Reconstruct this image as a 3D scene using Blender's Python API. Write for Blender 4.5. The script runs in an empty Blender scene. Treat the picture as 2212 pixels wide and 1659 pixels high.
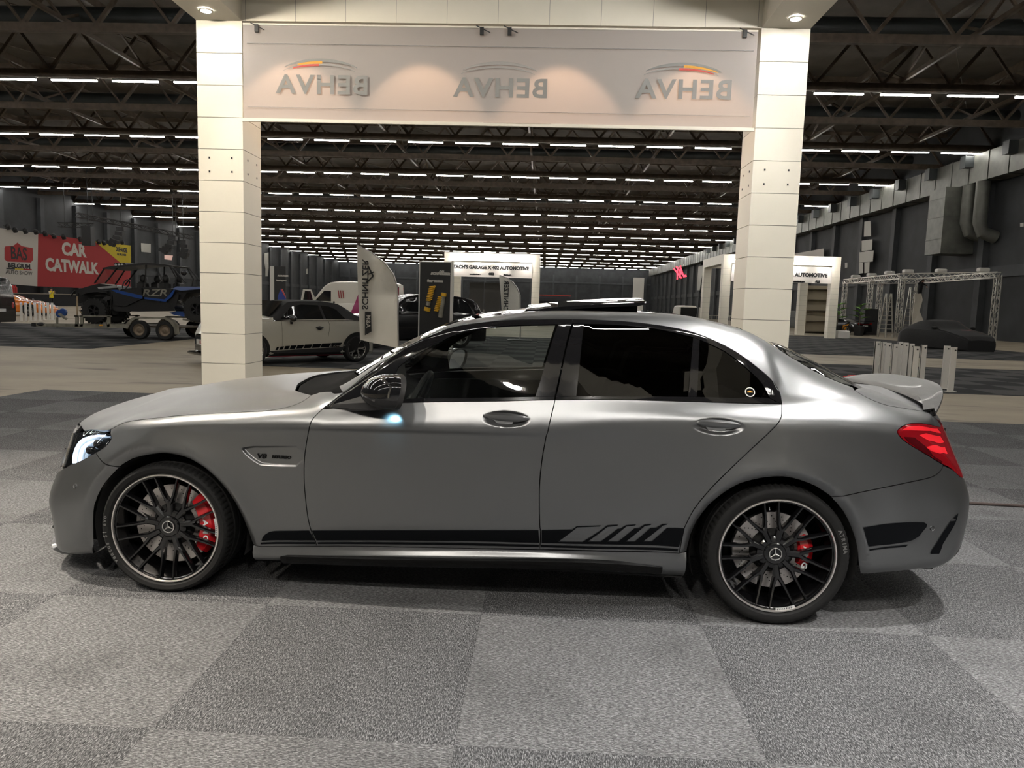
import bpy, math, random
import numpy as np
from mathutils import Vector, Matrix
from mathutils.geometry import delaunay_2d_cdt
random.seed(7)
SC = bpy.context.scene
COL = SC.collection
# ------------------------------------------------------------------ camera
F, PITCH, ROLL, HC, YAW = 1568., .1076, .0299, 1.4226, .0413
def _axes():
    cy, sy = math.cos(YAW), math.sin(YAW); cp, sp = math.cos(PITCH), math.sin(PITCH)
    f = Vector((-sy*cp, cy*cp, -sp)); r = Vector((cy, sy, 0)); u = r.cross(f)
    c, s = math.cos(ROLL), math.sin(ROLL)
    return f, r*c + u*s, u*c - r*s
FW, RT, UP = _axes()
CAMP = Vector((0, 0, HC))
cd = bpy.data.cameras.new('camera'); cam = bpy.data.objects.new('camera', cd); COL.objects.link(cam)
cam.matrix_world = Matrix(((RT.x, UP.x, -FW.x, 0), (RT.y, UP.y, -FW.y, 0), (RT.z, UP.z, -FW.z, HC), (0, 0, 0, 1)))
cd.sensor_width = 36; cd.lens = F*36/2212; cd.clip_end = 600; cd.clip_start = .05
SC.camera = cam
# ------------------------------------------------------------------ world, exposure
wd = bpy.data.worlds.new('world'); SC.world = wd; wd.use_nodes = True
wd.node_tree.nodes['Background'].inputs[0].default_value = (.9, .95, 1, 1)
wd.node_tree.nodes['Background'].inputs[1].default_value = .004
SC.view_settings.view_transform = 'Standard'; SC.view_settings.look = 'None'
SC.view_settings.exposure = 1.6; SC.view_settings.gamma = 1; SC.view_settings.use_curve_mapping = False
try:
    SC.cycles.max_bounces = 5; SC.cycles.diffuse_bounces = 2; SC.cycles.glossy_bounces = 3; SC.cycles.use_adaptive_sampling = True; SC.cycles.use_light_tree = False; SC.cycles.adaptive_threshold = .035; SC.cycles.transparent_max_bounces = 16; SC.cycles.sample_clamp_indirect = 4; SC.cycles.blur_glossy = .4
    SC.cycles.caustics_reflective = False; SC.cycles.caustics_refractive = False
except Exception: pass
TUBE = 18.0      # strength of the hall's light tubes
SPOT = 270.0     # watts of a booth downlight
# ------------------------------------------------------------------ pixel helpers (photo frame 2212 x 1659)
def ray(px, py): return FW + RT*((px-1106)/F) - UP*((py-829.5)/F)
def onY(px, py, Y): r = ray(px, py); return CAMP + r*(Y/r.y)
def onX(px, py, X): r = ray(px, py); return CAMP + r*(X/r.x)
def onZ(px, py, Z=0.): r = ray(px, py); return CAMP + r*((Z-HC)/r.z)
# ------------------------------------------------------------------ materials
MATS = {}
def mat(name, col=(.5,.5,.5), rough=.5, metal=0., emit=0., ecol=None, coat=0., alpha=1., trans=0., noise=None, bump=None, spec=None, ior=None):
    if name in MATS: return MATS[name]
    m = bpy.data.materials.new(name); m.use_nodes = True; nt = m.node_tree; b = nt.nodes['Principled BSDF']
    if len(col) == 3: col = (*col, 1)
    b.inputs['Base Color'].default_value = col; b.inputs['Roughness'].default_value = rough; b.inputs['Metallic'].default_value = metal
    if emit: b.inputs['Emission Color'].default_value = (*(ecol or col[:3]), 1); b.inputs['Emission Strength'].default_value = emit
    if coat: b.inputs['Coat Weight'].default_value = coat; b.inputs['Coat Roughness'].default_value = .04
    if alpha < 1: b.inputs['Alpha'].default_value = alpha
    if trans: b.inputs['Transmission Weight'].default_value = trans
    if spec is not None: b.inputs['Specular IOR Level'].default_value = spec
    if ior: b.inputs['IOR'].default_value = ior
    if noise or bump:
        tc = nt.nodes.new('ShaderNodeTexCoord')
    if noise:   # (scale, amount)
        n = nt.nodes.new('ShaderNodeTexNoise'); n.inputs['Scale'].default_value = noise[0]; n.inputs['Detail'].default_value = 4
        nt.links.new(tc.outputs['Object'], n.inputs['Vector'])
        r = nt.nodes.new('ShaderNodeValToRGB'); a = noise[1]
        r.color_ramp.elements[0].position = .3; r.color_ramp.elements[1].position = .7
        r.color_ramp.elements[0].color = (*[c*(1-a) for c in col[:3]], 1); r.color_ramp.elements[1].color = (*[min(1, c*(1+a)) for c in col[:3]], 1)
        nt.links.new(n.outputs['Fac'], r.inputs['Fac']); nt.links.new(r.outputs['Color'], b.inputs['Base Color'])
    if bump:    # (scale, strength)
        n2 = nt.nodes.new('ShaderNodeTexNoise'); n2.inputs['Scale'].default_value = bump[0]; n2.inputs['Detail'].default_value = 3
        nt.links.new(tc.outputs['Object'], n2.inputs['Vector'])
        bp = nt.nodes.new('ShaderNodeBump'); bp.inputs['Strength'].default_value = bump[1]; bp.inputs['Distance'].default_value = .02
        nt.links.new(n2.outputs['Fac'], bp.inputs['Height']); nt.links.new(bp.outputs['Normal'], b.inputs['Normal'])
    MATS[name] = m; return m
# ------------------------------------------------------------------ mesh builder
def link(o, parent=None):
    COL.objects.link(o)
    if parent is not None: o.parent = parent
    return o
def tag(o, label=None, cat=None, group=None, kind=None):
    if label: o['label'] = label
    if cat: o['category'] = cat
    if group: o['group'] = group
    if kind: o['kind'] = kind
    return o
def empty(name, loc=(0,0,0), rz=0., label=None, cat=None, group=None, parent=None, kind=None):
    o = bpy.data.objects.new(name, None); o.empty_display_size = .1; o.location = loc; o.rotation_euler = (0, 0, rz)
    link(o, parent); return tag(o, label, cat, group, kind)
class MB:
    def __init__(s): s.v = []; s.f = []
    def add(s, v, f): n = len(s.v); s.v += [tuple(p) for p in v]; s.f += [tuple(n+i for i in q) for q in f]; return s
    def box(s, a, b, M=None):
        x0,y0,z0 = a; x1,y1,z1 = b
        v = [Vector(p) for p in ((x0,y0,z0),(x1,y0,z0),(x1,y1,z0),(x0,y1,z0),(x0,y0,z1),(x1,y0,z1),(x1,y1,z1),(x0,y1,z1))]
        if M is not None: v = [M @ p for p in v]
        return s.add(v, [(3,2,1,0),(4,5,6,7),(0,1,5,4),(1,2,6,5),(2,3,7,6),(3,0,4,7)])
    def cbox(s, c, d, M=None): return s.box([c[i]-d[i]/2 for i in range(3)], [c[i]+d[i]/2 for i in range(3)], M)
    def bevbox(s, a, b, r):
        # box with chamfered edges
        x0,y0,z0 = a; x1,y1,z1 = b; V = []; 
        for z,i in ((z0,r),(z0+r,0),(z1-r,0),(z1,r)):
            q = r if i == 0 else r
            xs = [(x0+i+ (0 if i else 0), 0)]
            V += [(x0+i+r*.6, y0+i, z),(x1-i-r*.6, y0+i, z),(x1-i, y0+i+r*.6, z),(x1-i, y1-i-r*.6, z),(x1-i-r*.6, y1-i, z),(x0+i+r*.6, y1-i, z),(x0+i, y1-i-r*.6, z),(x0+i, y0+i+r*.6, z)]
        f = [tuple(range(7,-1,-1)), tuple(range(24,32))]
        for k in range(3):
            for j in range(8): f.append((k*8+j, k*8+(j+1)%8, (k+1)*8+(j+1)%8, (k+1)*8+j))
        return s.add(V, f)
    def bar(s, p0, p1, w, h=None, up=(0,0,1)):
        # rectangular bar between two points
        p0 = Vector(p0); p1 = Vector(p1); h = h or w; d = (p1-p0); 
        if d.length < 1e-6: return s
        d.normalize(); u = Vector(up)
        if abs(d.dot(u)) > .98: u = Vector((0,1,0)) if abs(d.y) < .9 else Vector((1,0,0))
        a = d.cross(u).normalized()*(w/2); b = a.cross(d).normalized()*(h/2)
        v = [p0-a-b, p0+a-b, p0+a+b, p0-a+b, p1-a-b, p1+a-b, p1+a+b, p1-a+b]
        return s.add(v, [(3,2,1,0),(4,5,6,7),(0,1,5,4),(1,2,6,5),(2,3,7,6),(3,0,4,7)])
    def tube(s, pts, r, n=8, cap=True, closed=False):
        pts = [Vector(p) for p in pts]; m = len(pts); rs = r if isinstance(r, (list,tuple)) else [r]*m
        V = []; prev = None
        for i,p in enumerate(pts):
            if closed: t = pts[(i+1)%m]-pts[i-1]
            else: t = pts[min(i+1,m-1)]-pts[max(i-1,0)]
            t.normalize()
            if prev is None:
                a = Vector((0,0,1)) if abs(t.z) < .9 else Vector((1,0,0)); a = (a - t*a.dot(t)).normalized()
            else: a = (prev - t*prev.dot(t)).normalized()
            prev = a; b = t.cross(a)
            for k in range(n): th = 2*math.pi*k/n; V.append(p + (a*math.cos(th)+b*math.sin(th))*rs[i])
        f = []
        for i in range(m if closed else m-1):
            for k in range(n): f.append((i*n+k, i*n+(k+1)%n, ((i+1)%m)*n+(k+1)%n, ((i+1)%m)*n+k))
        if cap and not closed: f += [tuple(range(n-1,-1,-1)), tuple((m-1)*n+k for k in range(n))]
        return s.add(V, f)
    def cyl(s, p0, p1, r, n=16): return s.tube([p0, p1], r, n)
    def lathe(s, prof, n=48, M=None, closed=False, a0=0., a1=2*math.pi):
        # profile of (radius, height) about local Z
        full = abs(a1-a0-2*math.pi) < 1e-6; m = n if full else n+1; V = []
        for k in range(m):
            th = a0+(a1-a0)*k/n
            for r,z in prof:
                p = Vector((r*math.cos(th), r*math.sin(th), z)); V.append(M @ p if M is not None else p)
        L = len(prof); f = []
        for k in range(n):
            k2 = (k+1) % m
            for i in range(L if closed else L-1):
                j = (i+1) % L; f.append((k*L+i, k2*L+i, k2*L+j, k*L+j))
        return s.add(V, f)
    def prism(s, poly, fn0, fn1):
        # polygon of 2D points, extruded between two maps 2D -> 3D
        n = len(poly); v = [fn0(*p) for p in poly] + [fn1(*p) for p in poly]
        f = [tuple(range(n-1,-1,-1)), tuple(range(n,2*n))] + [(i, (i+1)%n, n+(i+1)%n, n+i) for i in range(n)]
        return s.add(v, f)
    def grid(s, P, nu, nv, fn, cu=False):
        V = [fn(i/(nu), j/(nv)) for i in range(nu+1) for j in range(nv+1)]
        f = [(i*(nv+1)+j, (i+1)*(nv+1)+j, (i+1)*(nv+1)+j+1, i*(nv+1)+j+1) for i in range(nu) for j in range(nv)]
        return s.add(V, f)
    def sph(s, c, r, n=16, m=10, M=None):
        c = Vector(c); rr = Vector(r) if not isinstance(r,(int,float)) else Vector((r,r,r)); V = []; f = []
        for i in range(m+1):
            ph = math.pi*i/m
            for k in range(n):
                th = 2*math.pi*k/n; p = Vector((rr.x*math.sin(ph)*math.cos(th), rr.y*math.sin(ph)*math.sin(th), rr.z*math.cos(ph)))
                V.append(c + (M @ p if M is not None else p))
        for i in range(m):
            for k in range(n): f.append((i*n+k, (i+1)*n+k, (i+1)*n+(k+1)%n, i*n+(k+1)%n))
        return s.add(V, f)
    def mesh(s, name='mesh'):
        me = bpy.data.meshes.new(name); me.from_pydata(s.v, [], s.f); me.update(); return me
    def build(s, name, m, parent=None, smooth=0, label=None, cat=None, group=None, kind=None, loc=None, rot=None):
        me = s.mesh(name); 
        for q in (m if isinstance(m, (list,tuple)) else [m]): me.materials.append(q)
        if smooth: me.shade_smooth(); me.set_sharp_from_angle(angle=smooth if smooth > .01 and smooth != 1 else .6)
        o = bpy.data.objects.new(name, me); link(o, parent)
        if loc is not None: o.location = loc
        if rot is not None: o.rotation_euler = rot
        return tag(o, label, cat, group, kind)
def fixn(o):
    import bmesh
    bm = bmesh.new(); bm.from_mesh(o.data); bmesh.ops.remove_doubles(bm, verts=bm.verts, dist=1e-5); bmesh.ops.recalc_face_normals(bm, faces=bm.faces); bm.to_mesh(o.data); bm.free(); o.data.update(); return o
def text_mb(s, size=1., ext=.002, bold=0., align='CENTER', sx=1., shear=0., space=1.):
    cu = bpy.data.curves.new('txt', 'FONT'); cu.body = s; cu.size = size; cu.extrude = ext; cu.offset = bold; cu.align_x = align; cu.align_y = 'CENTER'; cu.shear = shear; cu.space_character = space; cu.resolution_u = 3
    ob = bpy.data.objects.new('txt', cu); me = bpy.data.meshes.new_from_object(ob)
    b = MB(); b.add([(v.co.x*sx, v.co.y, v.co.z) for v in me.vertices], [tuple(p.vertices) for p in me.polygons])
    bpy.data.meshes.remove(me); bpy.data.objects.remove(ob); bpy.data.curves.remove(cu); return b
def frame(o, x, y):
    # 4x4 with origin o, local x and y axes (3D), z = x cross y
    x = Vector(x).normalized(); z = x.cross(Vector(y)).normalized(); y = z.cross(x)
    return Matrix(((x.x,y.x,z.x,o[0]),(x.y,y.y,z.y,o[1]),(x.z,y.z,z.z,o[2]),(0,0,0,1)))
def put(mb, M): mb.v = [tuple(M @ Vector(p)) for p in mb.v]; return mb
def copy_tree(o, parent=None):
    c = o.copy(); COL.objects.link(c); c.parent = parent
    if parent is not None: c.matrix_parent_inverse = o.matrix_parent_inverse.copy()
    for ch in list(o.children): copy_tree(ch, c)
    return c
# ------------------------------------------------------------------ surface materials
def carpet_mat(name, c0, c1, c2, sx, sy, tone=1.):
    m = bpy.data.materials.new(name); m.use_nodes = True; nt = m.node_tree; b = nt.nodes['Principled BSDF']
    b.inputs['Roughness'].default_value = .95; b.inputs['Specular IOR Level'].default_value = .12
    g = nt.nodes.new('ShaderNodeNewGeometry'); mp = nt.nodes.new('ShaderNodeMapping'); mp.inputs['Scale'].default_value = (sx, sy, 1); mp.inputs['Rotation'].default_value = (0, 0, .35)
    nt.links.new(g.outputs['Position'], mp.inputs['Vector'])
    n = nt.nodes.new('ShaderNodeTexNoise'); n.inputs['Scale'].default_value = 1.; n.inputs['Detail'].default_value = 6; n.inputs['Roughness'].default_value = .7; n.inputs['Distortion'].default_value = .6
    nt.links.new(mp.outputs['Vector'], n.inputs['Vector'])
    r = nt.nodes.new('ShaderNodeValToRGB'); e = r.color_ramp.elements; e[0].position = .36; e[0].color = (*c0, 1); e[1].position = .64; e[1].color = (*c2, 1)
    q = e.new(.5); q.color = (*c1, 1)
    nt.links.new(n.outputs['Fac'], r.inputs['Fac'])
    n2 = nt.nodes.new('ShaderNodeTexNoise'); n2.inputs['Scale'].default_value = 2.2; n2.inputs['Detail'].default_value = 5; nt.links.new(g.outputs['Position'], n2.inputs['Vector'])
    r2 = nt.nodes.new('ShaderNodeValToRGB'); r2.color_ramp.elements[0].position = .25; r2.color_ramp.elements[0].color = (.72,.72,.72,1); r2.color_ramp.elements[1].position = .5; r2.color_ramp.elements[1].color = (1,1,1,1)
    nt.links.new(n2.outputs['Fac'], r2.inputs['Fac'])
    mx = nt.nodes.new('ShaderNodeMix'); mx.data_type = 'RGBA'; mx.blend_type = 'MULTIPLY'; mx.inputs[0].default_value = 1
    nt.links.new(r.outputs['Color'], mx.inputs[6]); nt.links.new(r2.outputs['Color'], mx.inputs[7]); nt.links.new(mx.outputs[2], b.inputs['Base Color'])
    bp = nt.nodes.new('ShaderNodeBump'); bp.inputs['Strength'].default_value = .9; bp.inputs['Distance'].default_value = .006
    nt.links.new(n.outputs['Fac'], bp.inputs['Height']); nt.links.new(bp.outputs['Normal'], b.inputs['Normal'])
    return m
def checker_mat(name, a, b_):
    m = bpy.data.materials.new(name); m.use_nodes = True; nt = m.node_tree; b = nt.nodes['Principled BSDF']; b.inputs['Roughness'].default_value = .95; b.inputs['Specular IOR Level'].default_value = .15
    g = nt.nodes.new('ShaderNodeNewGeometry'); mp = nt.nodes.new('ShaderNodeMapping'); mp.inputs['Location'].default_value = (.242, -.196, .5)
    nt.links.new(g.outputs['Position'], mp.inputs['Vector'])
    c = nt.nodes.new('ShaderNodeTexChecker'); c.inputs['Scale'].default_value = 1.; c.inputs['Color1'].default_value = (*a,1); c.inputs['Color2'].default_value = (*b_,1)
    nt.links.new(mp.outputs['Vector'], c.inputs['Vector']); n = nt.nodes.new('ShaderNodeTexNoise'); n.inputs['Scale'].default_value = 60; n.inputs['Detail'].default_value = 3; nt.links.new(g.outputs['Position'], n.inputs['Vector'])
    mx = nt.nodes.new('ShaderNodeMix'); mx.data_type = 'RGBA'; mx.blend_type = 'OVERLAY'; mx.inputs[0].default_value = .6
    nt.links.new(c.outputs['Color'], mx.inputs[6]); nt.links.new(n.outputs['Color'], mx.inputs[7]); nt.links.new(mx.outputs[2], b.inputs['Base Color'])
    return m
def floor_mat():
    m = bpy.data.materials.new('screed_floor'); m.use_nodes = True; nt = m.node_tree; b = nt.nodes['Principled BSDF']
    g = nt.nodes.new('ShaderNodeNewGeometry')
    n = nt.nodes.new('ShaderNodeTexNoise'); n.inputs['Scale'].default_value = .35; n.inputs['Detail'].default_value = 9; n.inputs['Roughness'].default_value = .62
    mp = nt.nodes.new('ShaderNodeMapping'); mp.inputs['Scale'].default_value = (1, 1.6, 1); nt.links.new(g.outputs['Position'], mp.inputs['Vector']); nt.links.new(mp.outputs['Vector'], n.inputs['Vector'])
    r = nt.nodes.new('ShaderNodeValToRGB'); e = r.color_ramp.elements; e[0].position = .3; e[0].color = (.235,.196,.140,1); e[1].position = .72; e[1].color = (.385,.33,.245,1)
    nt.links.new(n.outputs['Fac'], r.inputs['Fac'])
    # worn dark scuffs
    n2 = nt.nodes.new('ShaderNodeTexNoise'); n2.inputs['Scale'].default_value = .9; n2.inputs['Detail'].default_value = 8; mp2 = nt.nodes.new('ShaderNodeMapping'); mp2.inputs['Scale'].default_value = (.5, 1.8, 1)
    nt.links.new(g.outputs['Position'], mp2.inputs['Vector']); nt.links.new(mp2.outputs['Vector'], n2.inputs['Vector'])
    r2 = nt.nodes.new('ShaderNodeValToRGB'); e = r2.color_ramp.elements; e[0].position = .30; e[0].color = (.35,.35,.36,1); e[1].position = .42; e[1].color = (1,1,1,1)
    nt.links.new(n2.outputs['Fac'], r2.inputs['Fac'])
    mx = nt.nodes.new('ShaderNodeMix'); mx.data_type = 'RGBA'; mx.blend_type = 'MULTIPLY'; mx.inputs[0].default_value = 1
    nt.links.new(r.outputs['Color'], mx.inputs[6]); nt.links.new(r2.outputs['Color'], mx.inputs[7]); nt.links.new(mx.outputs[2], b.inputs['Base Color'])
    b.inputs['Roughness'].default_value = .55; b.inputs['Specular IOR Level'].default_value = .3
    return m
M_floor = floor_mat()
M_tileA = carpet_mat('carpet_pile_light', (.035,.036,.038), (.128,.129,.132), (.36,.362,.37), 70, 300)
M_tileB = carpet_mat('carpet_pile_dark', (.018,.019,.021), (.082,.083,.086), (.31,.312,.32), 260, 75)
M_chk = checker_mat('checkered_carpet', (.075,.075,.075), (.026,.027,.029))
M_ceil = mat('roof_deck', (.072,.060,.045), .85, noise=(.8,.25))
M_truss = mat('truss_steel', (.085,.062,.042), .6, noise=(3,.3))
M_wall = mat('hall_wall_paint', (.032,.035,.038), .75, noise=(.6,.25))
M_pil = mat('hall_pilaster_paint', (.048,.052,.056), .7, noise=(1,.2))
M_duct = mat('galvanised_duct', (.13,.132,.115), .5, .3, noise=(1.2,.25))
M_pipe = mat('dark_duct', (.028,.033,.034), .5, .1, noise=(1,.2))
M_tube = mat('light_tube', (1,1,1), .5, emit=TUBE, ecol=(1., .965, .90))
M_house = mat('light_housing', (.25,.24,.22), .5)
# ------------------------------------------------------------------ hall
XR, XLW, YB, YF, ZT = 31.56, -62.6, 221., -17., 16.2
MB().box((XLW-1, YF-1, -.2), (XR+1, YB+1, 0)).build('floor', M_floor, kind='structure')
MB().box((XLW-1, YF-1, ZT), (XR+1, YB+1, ZT+.2)).build('ceiling', M_ceil, kind='structure')
wr = MB().box((XR, YF, 0), (XR+.3, YB, ZT)).build('wall_right', M_wall, kind='structure')
wl = MB().box((XLW-.3, YF, 0), (XLW, YB, ZT)).build('wall_left', M_wall, kind='structure')
wb = MB().box((XLW, YB, 0), (XR, YB+.3, ZT)).build('wall_back', M_wall, kind='structure')
MB().box((XLW, YF-.3, 0), (XR, YF, ZT)).build('wall_front_unseen', M_wall, kind='structure')  # unseen front wall, set close behind the camera to darken the sedan's reflections
def shared(me, name, parent=None, loc=(0,0,0), rz=0.):
    o = bpy.data.objects.new(name, me); o.location = loc; o.rotation_euler = (0,0,rz); return link(o, parent)
pm = MB().box((-.45,-.35,0), (0,.35,12.8)).mesh('pilaster'); pm.materials.append(M_pil)
pg = MB().box((-.18,0,0), (0,6.1,.75)).mesh('girt'); pg.materials.append(M_pil)
for k in range(-4, 25):
    y = 47.5 + 6.83*k
    shared(pm, 'pilaster', wr, (XR, y, 0)); shared(pg, 'girt', wr, (XR, y+.36, 4.4))
    shared(pm, 'pilaster', wl, (XLW, y, 0), math.pi); o = shared(pg, 'girt', wl, (XLW, y+6.47, 4.4), math.pi)
pb = MB().box((-.25,-.3,0), (.25,0,11)).mesh('pilaster'); pb.materials.append(M_pil)
for k in range(14): shared(pb, 'pilaster', wb, (XLW+3+6.9*k, YB, 0))
MB().box((XLW, YB-.2, 8.6), (XR, YB, 9.0)).build('girt', M_pil, wb)
# roof trusses
ROW0, DR = 40.65, 13.67
tc_ = MB().box((XLW,-.13,13.25), (XR,.13,13.65)).mesh('bottom_chord'); tc_.materials.append(M_truss)
tt_ = MB().box((XLW,-.12,15.75), (XR,.12,16.05)).mesh('top_chord'); tt_.materials.append(M_truss)
dgA = MB().bar((0,0,13.6), (1.75,0,15.8), .16).mesh('diagonal'); dgA.materials.append(M_truss)
dgB = MB().bar((1.75,0,15.8), (3.5,0,13.6), .12).mesh('diagonal'); dgB.materials.append(M_truss)
ntr = 0
for k in range(-8, 28):
    y = ROW0 + DR/2*k
    if y > YB-1: break
    if 38 < y < 70:
        t = empty('roof_truss', (0,y,0), kind='structure')
        shared(tc_, 'bottom_chord', t); shared(tt_, 'top_chord', t)
        for j in range(27): shared(dgA, 'diagonal', t, (XLW+3.48*j,0,0)); shared(dgB, 'diagonal', t, (XLW+3.48*j,0,0))
    else:
        b = MB().box((XLW,y-.13,13.25), (XR,y+.13,13.65)).box((XLW,y-.12,15.75), (XR,y+.12,16.05))
        for j in range(27):
            x = XLW+3.48*j; b.bar((x,y,13.6), (x+1.75,y,15.8), .16).bar((x+1.75,y,15.8), (x+3.48,y,13.6), .12)
        b.build('roof_truss', M_truss, kind='structure')
# longitudinal purlins and braces
for j,x in enumerate((-55,-44,-33,-22.5,-12,-1.5,8.5,18.5,26)):
    b = MB().box((x-.1,YF,15.3), (x+.1,YB,15.7)).box((x-.08,YF,13.75), (x+.08,YB,13.95))
    for q in range(20):
        y = ROW0-DR+DR/2*q; b.bar((x,y,13.9), (x,y+DR/4,15.5), .12).bar((x,y+DR/4,15.5), (x,y+DR/2,13.9), .1)
    b.build('roof_purlin', M_truss, kind='structure')
b = MB()
for q in range(16):   # thin wind bracing rods under the deck
    y = ROW0-DR+DR*q
    for x in range(-60, 30, 9): b.bar((x,y,15.6), (x+8.4,y+DR,15.6), .05)
b.build('wind_bracing', M_truss, kind='structure')
for y,z,r in ((35.5,14.5,.5), (50.8,14.7,.5), (64.5,14.6,.4), (91.5,14.6,.45)):
    b = MB().cyl((XLW+2,y,z), (XR-1,y,z), r, 18)
    o = b.build('ceiling_duct', M_pipe, smooth=.8, kind='structure')
# light tubes
LT, LS = 2.57, 3.47
hm = MB().box((-LT/2,-.07,.05), (LT/2,.07,.13)).box((-LS/2,-.03,.13), (LS/2,.03,.17)).mesh('housing'); hm.materials.append(M_house)
em = MB().box((-LT/2,-.055,-.02), (LT/2,.055,.05)).mesh('tube'); em.materials.append(M_tube)
rest_h, rest_t = MB(), MB(); nl = 0
def ordn(i): return '%d%s' % (i, 'th' if 10 < i < 14 else {1:'st',2:'nd',3:'rd'}.get(i % 10, 'th'))
for k in range(-4, 14):
    y = ROW0 + DR*k
    n = 0; x = 30.36 - LT/2
    while x > -61.6:
        n += 1
        vis = 0 <= k <= 10 and abs((x-.0)+.0413*y) < .76*y+3
        if vis and nl < 297:
            lamp = empty('ceiling_light', (x,y,13.08), label='white ceiling light tube, %s from the right wall in the %s ceiling row in view' % (ordn(n), ordn(k+1)), cat='ceiling light', group='ceiling light tubes in rows across the hall')
            shared(hm, 'housing', lamp); shared(em, 'tube', lamp); nl += 1
        else:
            rest_h.box((x-LT/2,y-.07,13.13), (x+LT/2,y+.07,13.21)); rest_t.box((x-LT/2,y-.055,13.06), (x+LT/2,y+.055,13.13))
        x -= LS
rl = empty('ceiling_light_rows', (0,0,0), label='remaining rows of white light tubes far down the hall ceiling', cat='ceiling light', group='ceiling light tubes in rows across the hall')
rl['kind'] = 'stuff'
tag(rest_h.build('housing', M_house, rl), kind='stuff'); tag(rest_t.build('tube', M_tube, rl), kind='stuff')
# air duct along the right wall
dseg = MB().box((-1.3,0,0), (0,2.24,1.95)).box((-1.34,0,-.04), (0,.06,1.99)).mesh('duct_segment'); dseg.materials.append(M_duct)
ad = empty('air_duct', (XR,30,11.1), label='long galvanised air duct running high along the right wall', cat='duct')
for k in range(82): shared(dseg, 'duct_segment', ad, (0, 2.28*k, 0))
dout = MB().box((-.6,0,-.1), (0,.6,.7)).box((-.64,-.04,-.14), (-.6,.64,.74)).mesh('air_outlet'); dout.materials.append(M_pipe)
for k in range(22): shared(dout, 'air_outlet', ad, (-1.3, 5+4.9*k, 1.2))
XD = 29.2
a = onX(2031,547,XD); f_ = onX(1997,549.6,XD)
b = MB().box((XD, a.y, a.z), (XR-.01, f_.y, 11.05))
dd = empty('ventilation_unit', (XR, a.y, 0), label='big galvanised duct box hanging on the right wall beside two pipes', cat='duct')
o = b.build('casing', M_duct, dd); o.matrix_parent_inverse = dd.matrix_world.inverted(); o.location = (-XR, -a.y, 0)
for z in (7.3, 8.9, 10.3):
    o = MB().box((XD-.03, a.y-.03, z), (XR-.02, f_.y+.02, z+.06)).build('flange', M_duct, dd); o.location = (-XR, -a.y, 0)
for kx,px in enumerate((2096, 2124)):
    p = onX(px, 400, 30.4); q = onX(px-2, 480, 30.4)
    MB().tube([(30.4,p.y,11.05), (30.4,p.y,q.z), (30.6,p.y-.1,q.z-.7), (31.5,p.y-.15,q.z-1.)], .45, 14).build('ventilation_pipe', M_duct, smooth=.7, label=('left' if kx==0 else 'right')+' one of two round ventilation pipes beside the duct box', cat='pipe')
# ------------------------------------------------------------------ carpets
bc = empty('booth_carpet', (0,0,0), label='grey carpet of square tiles laid under the grey sedan', cat='carpet')
tl = MB().box((.0004,.0004,0), (.9996,.9996,.006))
tmA = tl.mesh('carpet_tile'); tmA.materials.append(M_tileA); tmB = tl.mesh('carpet_tile'); tmB.materials.append(M_tileB)
for i in range(-7, 9):
    for j in range(-4, 11):
        x, y = -.242+i, .196+j
        if y > 9.5 or x < -7.5: continue
        light = (i+j) % 2 == 0
        shared(tmA if light else tmB, 'carpet_tile', bc, (x,y,0))
s_ = MB().box((-9,-16.5,0),(11,-3.81,.006)).build('unseen_dark_sheet', M_tileB, bc)  # unseen dark sheet behind the camera, added to darken the flank's reflections
def carpet(name, poly, label):
    MB().prism(poly, lambda x,y: (x,y,0), lambda x,y: (x,y,.006)).build(name, M_chk, label=label, cat='carpet')
carpet('carpet', [(-40,18),(-11.6,18),(-11.6,31),(-40,31)], 'dark checkered carpet under the trailer and the black van')
carpet('carpet', [(-6.6,15.0),(5.4,15.0),(5.4,33),(-6.6,33)], 'dark checkered carpet under the silver convertible and feather flag')
carpet('carpet', [(5.8,14.1),(26,14.1),(26,21.5),(5.8,21.5)], 'dark checkered carpet with white barrier posts standing on it')
carpet('carpet', [(5.8,26.5),(22,26.5),(21,48),(5.8,52)], 'far dark checkered carpet between white booth and covered car')
# ------------------------------------------------------------------ white booths
M_white = mat('white_panel', (.86,.81,.69), .45, noise=(1.5,.03))
M_joint = mat('panel_joint', (.28,.26,.23), .8)
M_screw = mat('black_screw', (.02,.02,.02), .5)
M_led = mat('downlight_lens', (1,1,1), .3, emit=60, ecol=(1,.95,.88))
def panel_column(root, x0, y0, w=.5, h=4.36, ph=.333, small=False):
    n = int(round(h/ph)); ph = h/n
    col = empty('column', (0,0,0), parent=root)
    MB().box((x0+.012,y0+.012,0), (x0+w-.012,y0+w-.012,h)).build('core', M_joint, col)
    me = MB().box((0,0,.003), (w,w,ph-.003)).mesh('panel'); me.materials.append(M_white)
    for k in range(n): shared(me, 'panel', col, (x0,y0,k*ph))
    if not small:
        b = MB()
        for k in (8,):
            for zz in (ph*k+ph*.28, ph*k+ph*.72):
                for q in (.25*w, .75*w):
                    b.cbox((x0+q,y0,zz), (.016,.008,.02)); b.cbox((x0+q,y0+w,zz), (.016,.008,.02))
                    b.cbox((x0+w,y0+q,zz), (.008,.016,.02)); b.cbox((x0,y0+q,zz), (.008,.016,.02))
        b.build('screw', M_screw, col)
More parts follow.
